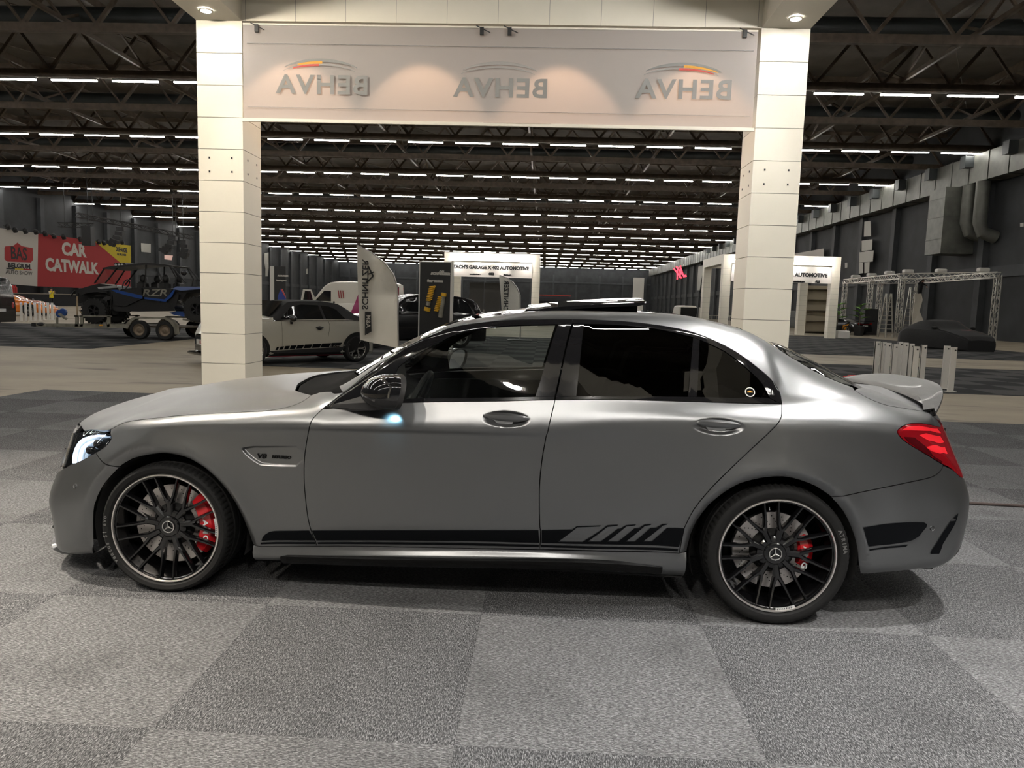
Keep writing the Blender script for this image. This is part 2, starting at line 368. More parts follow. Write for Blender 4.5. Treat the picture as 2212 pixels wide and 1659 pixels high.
def booth(x0, x1, y0, y1, label, lights=True, small=False, rz=0., h=4.36, bh=.55, cw=.5):
    root = empty('display_booth', (x0,y0,.007), rz, label=label, cat='booth')
    W_, D_ = x1-x0, y1-y0
    for cx,cy in ((0,0),(W_-cw,0),(0,D_-cw),(W_-cw,D_-cw)): panel_column(root, cx, cy, cw, h, small=small)
    for nm,a,b_ in (('beam',(0,D_-cw,h),(W_,D_,h+bh)),('beam',(0,0,h),(W_,cw,h+bh)),('beam',(0,cw,h),(cw,D_-cw,h+bh)),('beam',(W_-cw,cw,h),(W_,D_-cw,h+bh))):
        o = MB().box(a,b_).build(nm, M_white, root)
        if not small:   # panel seams of the long beams
            s = MB()
            if b_[0]-a[0] > 1:
                for k in range(1, 12):
                    x = a[0]+(b_[0]-a[0])*k/12; s.box((x-.002,a[1]-.001,a[2]),(x+.002,a[1]+.01,b_[2]))
                s.build('seam', M_joint, o)
    return root
BX0, BX1, BY0, BY1 = -3.84, 2.655, -1.6, 8.5
bt = booth(BX0, BX1, BY0, BY1, 'tall white panel portal framing the grey sedan, nearest booth')
# corner plates under the roof edge of the far beam
for nm,xa,xb in (('corner_plate',BX0+.5,BX0+1.55),('corner_plate',BX1-1.62,BX1-.5)):
    MB().box((xa-BX0,7.62-BY0,4.68),(xb-BX0,8.0-BY0,4.9)).build(nm, M_white, bt)
# recessed downlights in the side beams, each with its lamp
def downlight(x, y, z, label, power, tx=0., ty=0., ang=66, colr=(1,.93,.82)):
    d = empty('downlight', (x,y,z), label=label, cat='spotlight', group='downlights in the white portal beams')
    MB().lathe([(.0,-.004),(.05,-.006),(.052,-.004)], 20).build('lens', M_led, d)
    MB().lathe([(.052,0),(.052,-.012),(.07,-.012),(.074,0)], 20).build('trim_ring', M_white, d)
    L = bpy.data.lights.new('downlight_lamp', 'SPOT'); L.energy = power; L.color = colr; L.spot_size = math.radians(ang); L.spot_blend = .5; L.shadow_soft_size = .06
    o = bpy.data.objects.new('lamp', L); link(o, d); o.location = (0,0,-.02); v = Vector((tx,ty,-1)); o.rotation_euler = v.to_track_quat('-Z','Y').to_euler()
for sx,xx in (('left',-3.6),('right',2.41)):
    for k,yy in enumerate((7.72, 5.4, 3.1, .8)):
        downlight(xx, yy, 4.362, '%s beam downlight, number %s from the far column' % (sx, ('one','two','three','four')[k]), SPOT*((.10,.55,1.7,2.1) if sx=='left' else (.10,.42,.9,1.8))[k], .12 if sx=='left' else -.12, (0,.8,.1,.0)[k], (38,150,76,74)[k], (1,.90,.76) if sx=='left' else (1,.97,.93))
for k,xx in enumerate((-2.9,-1.75,-.6,.55,1.7)):  # added lamps out of view, brighten the foreground carpet and the sedan's shoulder
    downlight(xx, -1.35, 4.362, 'added downlight on the unseen near cross beam, number %s from the left' % ('one','two','three','four','five')[k], SPOT*.34, 0, .3, 124, (1,.95,.88) if k > 1 else (1,.91,.79))
# banner, seen from the back: mirrored print
def banner_mat():
    m = bpy.data.materials.new('banner_cloth'); m.use_nodes = True; nt = m.node_tree; b = nt.nodes['Principled BSDF']
    b.inputs['Base Color'].default_value = (.55,.52,.50,1); b.inputs['Roughness'].default_value = .6
    tr = nt.nodes.new('ShaderNodeBsdfTranslucent'); tr.inputs['Color'].default_value = (.66,.54,.47,1)
    mx = nt.nodes.new('ShaderNodeMixShader'); mx.inputs[0].default_value = .45; out = nt.nodes['Material Output']
    nt.links.new(b.outputs[0], mx.inputs[1]); nt.links.new(tr.outputs[0], mx.inputs[2]); nt.links.new(mx.outputs[0], out.inputs[0])
    return m
M_ban = banner_mat()
M_bgrey = mat('banner_print_grey', (.31,.305,.29), .7); M_bgold = mat('banner_print_gold', (.85,.42,.06), .7); M_bred = mat('banner_print_red', (.62,.10,.08), .7); M_bpale = mat('banner_print_pale', (.40,.38,.36), .7)
M_clamp = mat('clamp_black', (.02,.02,.02), .4)
YBN = 7.955; zb0, zb1 = 3.345, 4.315
bn = empty('banner', (BX0+.53, YBN, zb0), label='translucent white banner hung across the portal, lettering seen reversed', cat='banner')
def bfn(u,v): return (u*5.42, .012*math.sin(u*9)*(1-v)+.004*math.sin(u*31), v*(zb1-zb0))
b = MB().grid(None, 60, 8, bfn); o = b.build('cloth', M_ban, bn, smooth=1)
b = MB().box((-.02,-.008,-.03),(5.44,.02,.004)).box((0,-.004,zb1-zb0-.005),(5.42,.006,zb1-zb0+.012)); b.build('hem_bar', M_white, bn)
# sewn hems: double cloth bands at top and bottom
for z0_,z1_ in ((.115,.118),(zb1-zb0-.2,zb1-zb0-.196)):
    MB().box((.05,-.02,z0_),(5.38,-.013,z1_)).build('hem_seam', M_bpale, bn)
def arc(cx, cz, w, h, t, n=24, a0=.0, a1=1.):
    pts = []; lo = []
    for k in range(n+1):
        s = a0+(a1-a0)*k/n; x = -w/2+w*s; z = h*(1-(2*s-1)**2)**.8 if 0 < s < 1 else 0; tt = t*(.25+.75*math.sin(math.pi*min(max(s,.02),.98)))
        pts.append((cx+x, cz+z+tt/2)); lo.append((cx+x, cz+z-tt/2))
    V = [(x,-.017,z) for x,z in pts]+[(x,-.017,z) for x,z in lo]; f = [(i, n+1+i, n+2+i, i+1) for i in range(n)]
    return V, f
for q,(px,py) in enumerate(((698,186),(1083,193),(1478,196))):
    p = onY(px,py,YBN); lx, lz = p.x-(BX0+.53), p.z-zb0
    t = text_mb('BEHVA', .27, .001, .006, sx=1.12, space=1.12); put(t, Matrix.Translation((lx,-.017,lz)) @ frame((0,0,0), (-1,0,0), (0,0,1))); t.build('lettering', M_bgrey, bn)
    V,f = arc(lx-.02, lz+.185, .78, .075, .035); MB().add(V,f).build('arc_mark', M_bgrey if q != 1 else M_bpale, bn)
    a0,a1 = ((.18,.52),(.5,.5),(.5,.95))[q]
    V,f = arc(lx-.04, lz+.145, .78, .075, .022); MB().add(V,f).build('arc_mark', M_bpale, bn)
    if q != 1:
        V,f = arc(lx-.02, lz+.162, .78, .075, .026, 24, a0, a1); MB().add([(x,y-.001,z) for x,y,z in V],f).build('arc_mark', M_bgold, bn)
        V,f = arc(lx-.03, lz+.138, .78, .072, .022, 24, a0-.05, a1-.03); MB().add([(x,y-.001,z) for x,y,z in V],f).build('arc_mark', M_bred, bn)
for px,py in ((555,60),(1041,66),(1101,67),(1609,72)):
    p = onY(px,py,YBN-.02)
    MB().box((p.x-.02,p.y-.02,p.z-.045),(p.x+.02,p.y+.01,p.z+.03)).bar((p.x+.01,p.y-.02,p.z+.01),(p.x+.09,p.y-.03,p.z-.03),.008).bar((p.x-.01,p.y-.02,p.z+.02),(p.x-.06,p.y-.03,p.z+.04),.008).build('spring_clamp', M_clamp, label='small black clamp holding the banner edge, at ' + ('its left end' if px < 600 else 'left of centre' if px < 1090 else 'right of centre' if px < 1200 else 'its right end'), cat='clamp', group='banner clamps')
# arm spotlights on the far side of the banner that shine on its print
for k,px in enumerate((672, 935, 1215, 1490)):
    p = onY(px,40,8.55)
    s = empty('banner_spotlight', (p.x,8.52,4.6), label='arm spotlight behind the banner, number %s from the left' % ('one','two','three','four')[k], cat='spotlight', group='arm spotlights behind the banner')
    MB().bar((0,0,0),(0,.42,.05),.03).cyl((0,.42,.06),(0,.34,-.08),.05,12).build('arm', M_clamp, s)
    MB().lathe([(0,0),(.045,0)],12,M=Matrix.Translation((0,.335,-.085)) @ Matrix.Rotation(.5,4,'X')).build('lens', M_led, s)
    L = bpy.data.lights.new('banner_lamp','SPOT'); L.energy = 34; L.color = (1,.72,.5); L.spot_size = math.radians(62); L.spot_blend = .35; L.shadow_soft_size = .03
    o = bpy.data.objects.new('lamp', L); link(o, s); o.location = (0,.34,-.1); o.rotation_euler = Vector((0,-.55,-1)).to_track_quat('-Z','Y').to_euler()
# ------------------------------------------------------------------ grey sedan: body surface
CO = Vector((-.326, 4.146, 0)); CA = -.0154
M_car = Matrix.Translation(CO) @ Matrix.Rotation(CA, 4, 'Z'); M_inv = M_car.inverted()
_o = np.array(M_inv @ CAMP); _R = np.array(M_inv.to_3x3()); _RT = _R@np.array(RT); _UP = _R@np.array(UP); _FW = _R@np.array(FW)
def car(px, py, w):      # pixel and half width -> x, z in the car's own frame (near side is y = -w)
    d = _FW + _RT*((px-1106)/F) - _UP*((py-829.5)/F); t = (-w-_o[1])/d[1]; p = _o+d*t; return p[0], p[2]
def cproj(P):            # car frame points -> pixels
    d = P-_o; z = d@_FW; return np.stack([1106+F*(d@_RT)/z, 829.5-F*(d@_UP)/z], -1)
def makima_rows(t, y, q):
    # t (n,k), y (n,k,c), q (n): modified Akima, row by row
    n, k = t.shape; h = np.diff(t, axis=1); d = np.diff(y, axis=1)/h[..., None]
    d = np.concatenate([3*d[:, :1]-2*d[:, 1:2], 2*d[:, :1]-d[:, 1:2], d, 2*d[:, -1:]-d[:, -2:-1], 3*d[:, -1:]-2*d[:, -2:-1]], 1)
    w1 = np.abs(d[:, 3:]-d[:, 2:-1])+.5*np.abs(d[:, 3:]+d[:, 2:-1])+1e-9; w2 = np.abs(d[:, 1:-2]-d[:, :-3])+.5*np.abs(d[:, 1:-2]+d[:, :-3])+1e-9
    s = (w1*d[:, 1:-2]+w2*d[:, 2:-1])/(w1+w2)
    i = np.clip((q[:, None] >= t).sum(1)-1, 0, k-2); r = np.arange(n); hh = h[r, i]; x = (q-t[r, i])/hh; x = x[:, None]; hh = hh[:, None]
    y0, y1, s0, s1 = y[r, i], y[r, i+1], s[r, i], s[r, i+1]
    return (1+2*x)*(1-x)**2*y0 + x*(1-x)**2*hh*s0 + x*x*(3-2*x)*y1 + x*x*(x-1)*hh*s1
def side(*pts):
    return [(lambda xz: (xz[0], xz[0], w, xz[1]))(car(px, py, w)) for px, py, w in pts]
LN = [None]*12
LN[0] = [(-2.9,-2.14,0,.10),(-2.6,-2.11,.42,.10),(-2.35,-2.05,.60,.105),(-2.1,-1.95,.74,.12)] + side((204,1196,.82),(544,1208,.83),(800,1216,.83),(1140,1226,.83),(1484,1244,.84),(1860,1239,.84),(1931,1235,.83),(1986,1229,.80)) + [(2.25,2.2,.72,.255),(2.4,2.29,.58,.265),(2.6,2.34,.4,.275),(2.9,2.36,0,.28)]
LN[1] = [(-2.9,-2.25,0,.115),(-2.6,-2.225,.42,.115),(-2.35,-2.15,.62,.12),(-2.1,-2.0,.79,.145)] + side((202,1180,.868),(544,1203,.885),(800,1204,.90),(1140,1206,.905),(1484,1228,.885),(1858,1222,.875),(1940,1216,.86),(1990,1208,.83)) + [(2.25,2.26,.75,.305),(2.4,2.36,.61,.315),(2.6,2.42,.42,.325),(2.9,2.44,0,.33)]
LN[2] = [(-2.9,-2.26,0,.17),(-2.6,-2.235,.42,.17),(-2.35,-2.155,.625,.175),(-2.1,-2.01,.80,.20)] + side((200,1156,.876),(544,1180,.888),(800,1181,.888),(1140,1187.5,.888),(1484,1194,.888),(1856,1195,.88),(1940,1185,.87),(2000,1175,.83)) + [(2.25,2.285,.755,.375),(2.4,2.378,.62,.38),(2.6,2.44,.42,.385),(2.9,2.46,0,.39)]
LN[3] = [(-2.9,-2.255,0,.28),(-2.6,-2.235,.42,.28),(-2.35,-2.16,.625,.285),(-2.1,-2.025,.80,.30)] + side((199.5,1105,.884),(544,1143,.90),(590,1139,.906),(800,1138,.909),(1150,1138,.911),(1236,1137,.911),(1480,1126,.905),(1841,1141,.893),(1930,1130,.875),(2000,1125,.83)) + [(2.25,2.29,.76,.47),(2.4,2.388,.63,.465),(2.6,2.448,.42,.465),(2.9,2.468,0,.465)]
LN[4] = [(-2.9,-2.285,0,.37),(-2.6,-2.255,.42,.37),(-2.35,-2.175,.63,.37),(-2.1,-2.04,.795,.38)] + side((205,1075,.888),(300,1050,.9),(544,1060,.905),(700,1060,.902),(1165,1062,.904),(1400,1058,.906),(1600,1050,.91),(1830,1085,.90),(1930,1078,.88),(2010,1070,.83)) + [(2.25,2.29,.76,.575),(2.4,2.390,.63,.565),(2.6,2.45,.42,.555),(2.9,2.47,0,.55)]
LN[5] = [(-2.9,-2.26,0,.49),(-2.6,-2.225,.42,.495),(-2.35,-2.14,.62,.50),(-2.1,-2.0,.78,.52)] + side((225,1005,.885),(330,945,.898),(450,936,.897),(544,934,.894),(660,934,.890),(900,940,.888),(1180,950,.889),(1400,972,.897),(1550,985,.906),(1700,985,.905),(1850,985,.89),(1960,985,.86),(2030,985,.80)) + [(2.3,2.29,.735,.70),(2.42,2.345,.62,.69),(2.6,2.40,.42,.69),(2.9,2.42,0,.69)]
LN[6] = [(-2.9,-2.23,0,.60),(-2.6,-2.19,.42,.61),(-2.35,-2.1,.60,.63),(-2.1,-1.95,.75,.67)] + side((235,938,.85),(299,926,.885),(362,922,.897),(456,920,.902),(550,920,.904),(663,921,.904),(817,923,.902),(961,928,.90),(1180,931,.898),(1331,918,.897),(1500,914,.898),(1689,919,.896),(1850,923,.88),(1943,928,.85)) + [(2.3,2.21,.70,.86),(2.42,2.285,.6,.85),(2.6,2.34,.41,.85),(2.9,2.36,0,.85)]
LN[7] = [(-2.9,-2.18,0,.70),(-2.6,-2.14,.42,.71),(-2.35,-2.05,.60,.725),(-2.1,-1.9,.725,.745)] + side((233.6,925,.82),(274,911,.84),(331,904,.85),(393,897.5,.856),(456,893.5,.86),(534,889.7,.862),(582,886.6,.864),(640,884,.862),(700,882,.861),(760,877.5,.860),(925,869,.858),(1070,867,.857),(1196,864.5,.856),(1403,865.5,.852),(1512,869,.847),(1620,872,.838),(1687,873,.828),(1780,872,.81),(1874,878,.79),(1946,890,.775),(2004,902,.73)) + [(2.35,2.19,.66,.95),(2.45,2.245,.58,.945),(2.6,2.30,.40,.945),(2.9,2.33,0,.945)]
LN[8] = [(-2.9,-2.14,0,.765),(-2.6,-2.09,.36,.775),(-2.35,-1.99,.52,.785),(-2.1,-1.86,.615,.80)] + side((331,885,.645),(393,873,.65),(456,868,.655),(560,861,.665),(640,858,.70),(690,862,.79),(708,870,.845),(725,860,.848),(781,817,.825),(835,775.6,.80),(889,741,.768),(943,718,.738),(998,703,.715),(1070,694,.695),(1142,690.6,.685),(1236,689.5,.68),(1313,692.4,.68),(1385,698,.685),(1457,708.7,.693),(1512,723,.705),(1566,747,.725),(1602,768,.743),(1638,795.5,.765),(1667,821,.785),(1688,845,.795),(1740,850,.785),(1800,850,.765),(1874,861,.745),(1946,882,.72),(2004,892,.68)) + [(2.35,2.17,.61,.985),(2.45,2.22,.5,.99),(2.6,2.29,.33,.995),(2.9,2.33,0,1.0)]
LN[9] = [(-2.9,-2.08,0,.805),(-2.6,-2.03,.24,.81),(-2.35,-1.93,.36,.822),(-2.1,-1.81,.43,.838),(-1.9,-1.74,.46,.852),(-1.5,-1.48,.49,.905),(-1.2,-1.2,.51,.942),(-.98,-.98,.55,.965),(-.82,-.83,.62,.965)] + side((728,836,.705),(798,796,.69),(856,760,.672),(914,729.5,.652),(971,702,.632),(1000,693,.622),(1062,684,.605),(1140,674,.597),(1233,671.7,.592),(1330,673,.592),(1428,676.6,.592),(1480,681.5,.592),(1548,696,.592),(1613,716,.597),(1722,780,.625),(1765,805,.638),(1820,829,.65),(1860,843,.65),(1946,868,.62)) + [(2.3,2.11,.5,1.008),(2.45,2.17,.38,1.012),(2.6,2.25,.24,1.017),(2.9,2.30,0,1.02)]
LN[10] = [(-2.9,-1.97,0,.84),(-2.6,-1.93,.13,.845),(-2.35,-1.86,.21,.855),(-2.1,-1.76,.27,.872),(-1.9,-1.69,.3,.887),(-1.5,-1.48,.32,.927),(-1.2,-1.2,.33,.960),(-1.0,-1.02,.34,.975),(-.86,-.92,.36,.97),(-.72,-.80,.37,.985),(-.53,-.61,.36,1.085),(-.39,-.475,.355,1.165),(-.28,-.365,.35,1.228),(-.05,-.125,.34,1.337),(.08,.03,.335,1.379),(.25,.235,.33,1.405),(.474,.474,.33,1.421),(.79,.79,.33,1.417),(1.0,1.0,.33,1.402),(1.15,1.16,.33,1.378),(1.3,1.34,.33,1.335),(1.45,1.50,.335,1.280),(1.65,1.71,.345,1.185),(1.85,1.92,.35,1.085),(1.95,2.0,.35,1.048),(2.08,2.06,.34,1.032),(2.3,2.1,.28,1.026),(2.45,2.14,.21,1.028),(2.6,2.2,.14,1.03),(2.9,2.26,0,1.032)]
LN[11] = [(-2.9,-1.86,0,.875),(-2.6,-1.83,0,.88),(-2.35,-1.78,0,.885),(-2.1,-1.70,0,.898),(-1.9,-1.63,0,.91),(-1.5,-1.46,0,.938),(-1.2,-1.2,0,.970),(-1.0,-1.04,0,.985),(-.86,-.95,0,.975),(-.72,-.834,0,.982),(-.53,-.638,0,1.085),(-.39,-.499,0,1.168),(-.28,-.386,0,1.232),(-.05,-.14,0,1.343),(.08,.022,0,1.386),(.25,.232,0,1.412),(.474,.474,0,1.428),(.79,.79,0,1.424),(1.0,1.0,0,1.410),(1.15,1.17,0,1.388),(1.3,1.37,0,1.348),(1.45,1.54,0,1.295),(1.65,1.75,0,1.200),(1.85,1.96,0,1.098),(1.95,2.03,0,1.058),(2.08,2.09,0,1.040),(2.3,2.12,0,1.036),(2.45,2.15,0,1.035),(2.6,2.18,0,1.035),(2.9,2.21,0,1.035)]
U0, U1 = -2.9, 2.9
_ug = np.linspace(U0, U1, 1500); LG = np.zeros((12, 1500, 3))
for _k in range(12):
    a = np.array(sorted(LN[_k])); t = np.repeat(a[None, :, 0], 1500, 0); y = np.repeat(a[None, :, 1:], 1500, 0); LG[_k] = makima_rows(t, y, _ug)
def base(u, v):
    u = np.clip(u, U0, U1); v = np.clip(v, 0, 11); s = (u-U0)/(U1-U0)*1499; i = np.clip(s.astype(int), 0, 1498); f = (s-i)[:, None, None]
    Y = LG[:, i].transpose(1, 0, 2)*(1-f)+LG[:, i+1].transpose(1, 0, 2)*f            # n,12,3 as x,w,z
    ch = np.maximum(np.linalg.norm(np.diff(Y, axis=1), axis=2), .004)**.7; T = np.concatenate([np.zeros((len(u),1)), np.cumsum(ch, 1)], 1)
    # mirrored neighbour past the centre line so the crown is smooth there
    Y = np.concatenate([Y, (Y[:, 10]*np.array([1,-1,1]))[:, None]], 1); T = np.concatenate([T, T[:, 11:12]+ch[:, 10:11]], 1)
    k = np.clip(v.astype(int), 0, 10); r = np.arange(len(u)); q = T[r, k]+(T[r, k+1]-T[r, k])*(v-k)
    P = makima_rows(T, Y, q); return np.stack([P[:, 0], -P[:, 1], P[:, 2]], 1)
ARCH = ((-1.405, .318, .366), (1.418, .332, .367))
arch_f = [(202.5,1195),(200,1156),(199.4,1105),(203.5,1084),(210.7,1064),(223,1043),(239,1025),(252.7,1009.6),(280.6,993),(312,985),(346.5,980.6),(381,984),(409,993),(440.5,1012),(465.6,1034),(487.5,1059),(506,1087),(522,1118.5),(533,1147),(541,1172),(544,1180)]
arch_r = [(1484.5,1194.5),(1493.6,1157),(1508,1124.6),(1533,1092),(1566,1065),(1602,1045),(1649,1033.5),(1692.5,1031),(1729,1038.6),(1765.5,1053),(1798,1074.8),(1823,1105.5),(1841,1141.7),(1852,1178),(1856,1214),(1858,1238)]
AXZ = [np.array([car(px, py, .89) for px, py in a]) for a in (arch_f, arch_r)]
SCOOP = np.array([car(px, py, .9) for px, py in ((521,967),(545,963.5),(640,963),(668,985),(640,1009),(600,1008),(563,1005),(546,995),(531,983),(522,973))])
DISH = [(*car(1093,906,.895), .108, .036), (*car(1552,921,.895), .113, .038)]
def sdpoly(x, z, P):
    d = np.full(len(x), 9.); ins = np.zeros(len(x), bool); n = len(P)
    for i in range(n):
        a, b = P[i], P[(i+1) % n]; e = b-a; t = np.clip(((x-a[0])*e[0]+(z-a[1])*e[1])/(e@e), 0, 1)
        d = np.minimum(d, np.hypot(x-a[0]-t*e[0], z-a[1]-t*e[1])); c = (a[1] > z) != (b[1] > z)
        with np.errstate(divide='ignore', invalid='ignore'): ins ^= c & (x < (b[0]-a[0])*(z-a[1])/(b[1]-a[1])+a[0])
    return np.where(ins, d, -d)
def disp(P, extra=True):
    x, w, z = P[:, 0], -P[:, 1], P[:, 2]; d = np.zeros(len(x)); m = (w > .78) & (z < 1.0)
    for A in AXZ:
        c = m & (np.abs(x-A[:,0].mean()) < .75); 
        if not c.any(): continue
        r = np.zeros(len(x)); r[c] = np.maximum(-sdpoly(x[c], z[c], A), 0); t = np.clip(r/.036, 0, 1)
        d += np.where(c, -.017*(1-t)**1.6 + .010*np.exp(-((r-.038)/.05)**2)*t*np.clip((z-.2)/.15, 0, 1), 0)
    if extra:
        s = sdpoly(x, z, SCOOP); s = np.clip(s/.010, 0, 1); s = s*s*(3-2*s)
        x0, x1 = SCOOP[:, 0].min(), SCOOP[:, 0].max(); f = np.clip((x1-x)/(x1-x0)*1.15, 0, 1); d -= np.where(m, .016*s*f, 0)
        for cx, cz, a, b in DISH:
            q = np.sqrt(((x-cx)/a)**2+((z-cz)/b)**2); q = np.clip(1.06-q, 0, .5)/.5; d -= np.where(m, .016*q*q*(3-2*q), 0)
    return d
def surf(u, v, extra=True, off=0.):
    e = 2e-3; P = base(u, v); Pu = base(u+e, v)-base(u-e, v); Pv = base(u, v+e*6)-base(u, v-e*6); N = np.cross(Pu, Pv)
    N /= np.linalg.norm(N, axis=1)[:, None]+1e-12
    return P+N*(disp(P, extra)+off)[:, None], N
def surfn(u, v, off=0.):
    e = 1.5e-3; P, _ = surf(u, v, True, off); a, _ = surf(np.clip(u+e,U0,U1), v); b, _ = surf(np.clip(u-e,U0,U1), v); c, _ = surf(u, np.clip(v+e*6,0,11)); d, _ = surf(u, np.clip(v-e*6,0,11))
    N = np.cross(a-b, c-d); N /= np.linalg.norm(N, axis=1)[:, None]+1e-12; return P, N
# inverse: pixel -> (u, v)
_iu, _iv = np.meshgrid(np.linspace(U0, U1, 700), np.linspace(0, 11, 221), indexing='ij'); _iu = _iu.ravel(); _iv = _iv.ravel()
_iP, _iN = surf(_iu, _iv, False); _ipx = cproj(_iP); _front = ((_iP-_o)*_iN).sum(1) < 0
_fi = np.nonzero(_front)[0]; _fpx = _ipx[_fi].astype(np.float32)
def P2(*pts):            # photo pixels -> (u, v) on the near flank
    A = np.array(pts, float).reshape(-1, 2); out = []
    for s in range(0, len(A), 60):
        a = A[s:s+60]; k = _fi[((_fpx[None, :, 0]-a[:, 0:1].astype(np.float32))**2+(_fpx[None, :, 1]-a[:, 1:2].astype(np.float32))**2).argmin(1)]
        u0, v0 = _iu[k], _iv[k]; u, v = u0.copy(), v0.copy(); n = len(a)
        for _ in range(6):
            q = cproj(base(np.concatenate([u, u+1e-3, u]), np.concatenate([v, v, v+1e-2]))); q0, qu, qv = q[:n], (q[n:2*n]-q[:n])/1e-3, (q[2*n:]-q[:n])/1e-2
            r = a-q0; det = qu[:, 0]*qv[:, 1]-qu[:, 1]*qv[:, 0]; det = np.where(np.abs(det) < 1e-3, 1e9, det)
            du = np.clip((r[:, 0]*qv[:, 1]-r[:, 1]*qv[:, 0])/det, -.03, .03); dv = np.clip((qu[:, 0]*r[:, 1]-qu[:, 1]*r[:, 0])/det, -.3, .3)
            u = np.clip(np.clip(u+du, u0-.06, u0+.06), U0, U1); v = np.clip(np.clip(v+dv, v0-.8, v0+.8), 0, 11)
        out += list(zip(u.tolist(), v.tolist()))
    return out
def sm(pts, n=3):        # Catmull-Rom through traced points
    P = [np.array(p, float) for p in pts]; out = []
    for i in range(len(P)-1):
        a, b, c, e = P[max(i-1, 0)], P[i], P[i+1], P[min(i+2, len(P)-1)]
        for k in range(n): t = k/n; out.append(tuple(.5*((2*b)+(c-a)*t+(2*a-5*b+4*c-e)*t*t+(3*b-a-3*c+e)*t**3)))
    return out+[tuple(P[-1])]
def fine_rect(x0, x1, y0, y1, st):   # dense points in a small pixel rectangle
    gx, gy = np.linspace(x0, x1, 5), np.linspace(y0, y1, 4); L = np.array(P2(*[(x, y) for x in gx for y in gy])).reshape(5, 4, 2); out = []
    for x in np.arange(x0, x1, st):
        i = min(int((x-x0)/(x1-x0)*4), 3); f = (x-gx[i])/(gx[i+1]-gx[i])
        for y in np.arange(y0, y1, st):
            j = min(int((y-y0)/(y1-y0)*3), 2); g = (y-gy[j])/(gy[j+1]-gy[j]); out.append(tuple(L[i, j]*(1-f)*(1-g)+L[i+1, j]*f*(1-g)+L[i, j+1]*(1-f)*g+L[i+1, j+1]*f*g))
    return out
def UVL(pts, n=1): return [tuple(p) for p in pts]
KV = .13      # metres per v unit, for the flat triangulation domain
def panel_geo(poly, res=.03, off=0., gap=.0022, depth=.014, extra_pts=None, half=False):
    P = np.array(poly, float)
    # resample
    Q = []
    p3 = base(P[:, 0], P[:, 1])
    for i in range(len(P)):
        j = (i+1) % len(P); L = np.linalg.norm(p3[j]-p3[i])+abs(P[j,1]-P[i,1])*.02; n = max(1, int(math.ceil(L/res)))
        for k in range(n): Q.append(P[i]+(P[j]-P[i])*k/n)
    Q = np.array(Q); area = .5*np.sum(Q[:, 0]*np.roll(Q[:, 1], -1)-np.roll(Q[:, 0], -1)*Q[:, 1])
    if area < 0: Q = Q[::-1].copy()
    keep = np.linalg.norm((Q-np.roll(Q, 1, 0))*[1, KV], axis=1) > 1e-4; Q = Q[keep]
    if gap:
        e = 1e-3; p0 = base(Q[:, 0], Q[:, 1]); ju = (base(Q[:, 0]+e, Q[:, 1])-base(Q[:, 0]-e, Q[:, 1]))/(2*e); jv = (base(Q[:, 0], Q[:, 1]+e)-base(Q[:, 0], Q[:, 1]-e))/(2*e)
        lu = np.linalg.norm(ju, axis=1)+1e-6; lv = np.linalg.norm(jv, axis=1)+1e-6
        T = np.roll(Q, -1, 0)-np.roll(Q, 1, 0); tx, ty = T[:, 0]*lu, T[:, 1]*lv; l = np.hypot(tx, ty)+1e-9; nx, ny = -ty/l, tx/l
        D = np.stack([nx*gap/np.maximum(lu,.3), ny*gap/np.maximum(lv,.03)], 1)
        if half: D[(Q[:, 1] > 10.99) | (Q[:, 0] < U0+.005) | (Q[:, 0] > U1-.005)] = 0
        Q = Q+D
    du, dv = res, res/KV; gu = np.arange(Q[:, 0].min(), Q[:, 0].max(), du); gv = np.arange(Q[:, 1].min(), Q[:, 1].max(), dv)
    G = np.array([(a+(b_ % 2)*du/2, c) for b_, c in enumerate(gv) for a in gu]) if len(gu) and len(gv) else np.zeros((0, 2))
    if extra_pts is not None: G = np.concatenate([G, np.array(extra_pts)]) if len(G) else np.array(extra_pts)
    if len(G):
        s = sdpoly(G[:, 0], G[:, 1]*KV, Q*np.array([1, KV])); G = G[s > res*.35]
    V2 = [Vector((a, b_*KV)) for a, b_ in Q]+[Vector((a, b_*KV)) for a, b_ in G]; nb = len(Q)
    vo, _, fo, _, _, _ = delaunay_2d_cdt(V2, [], [list(range(nb))], 1, 1e-7)
    uv = np.array([(p.x, p.y/KV) for p in vo]); X, N = surfn(uv[:, 0], uv[:, 1], off)
    # boundary loop by matching
    loop = []
    for q in Q:
        k = np.argmin((uv[:, 0]-q[0])**2+((uv[:, 1]-q[1])*KV)**2); 
        if not loop or loop[-1] != k: loop.append(int(k))
    verts = X.tolist(); norms = N.tolist(); faces = []
    for f in fo:
        a, b_, c = (X[i] for i in f[:3]); n = np.cross(b_-a, c-a)
        faces.append(tuple(f) if n@N[f[0]] > 0 else tuple(f[::-1]))
    if depth:
        n0 = len(verts); m = len(loop)
        for i, k in enumerate(loop):
            t = X[loop[(i+1) % m]]-X[loop[i-1]]; o = np.cross(t, N[k]); o = o/(np.linalg.norm(o)+1e-9)
            verts += [X[k].tolist(), (X[k]-N[k]*depth).tolist()]; norms += [o.tolist(), o.tolist()]
        for i in range(m):
            j = (i+1) % m; mid = (uv[loop[i]]+uv[loop[j]])/2
            if half and (mid[1] > 10.97 or mid[0] < U0+.01 or mid[0] > U1-.01): continue
            faces.append((n0+2*i, n0+2*i+1, n0+2*j+1, n0+2*j))
    return verts, norms, faces
def mesh_vn(name, V, N, Fc, mats):
    me = bpy.data.meshes.new(name); me.from_pydata(V, [], Fc); me.update(); me.shade_smooth()
    try: me.normals_split_custom_set_from_vertices(N)
    except Exception: pass
    for m in (mats if isinstance(mats, (list, tuple)) else [mats]): me.materials.append(m)
    return me
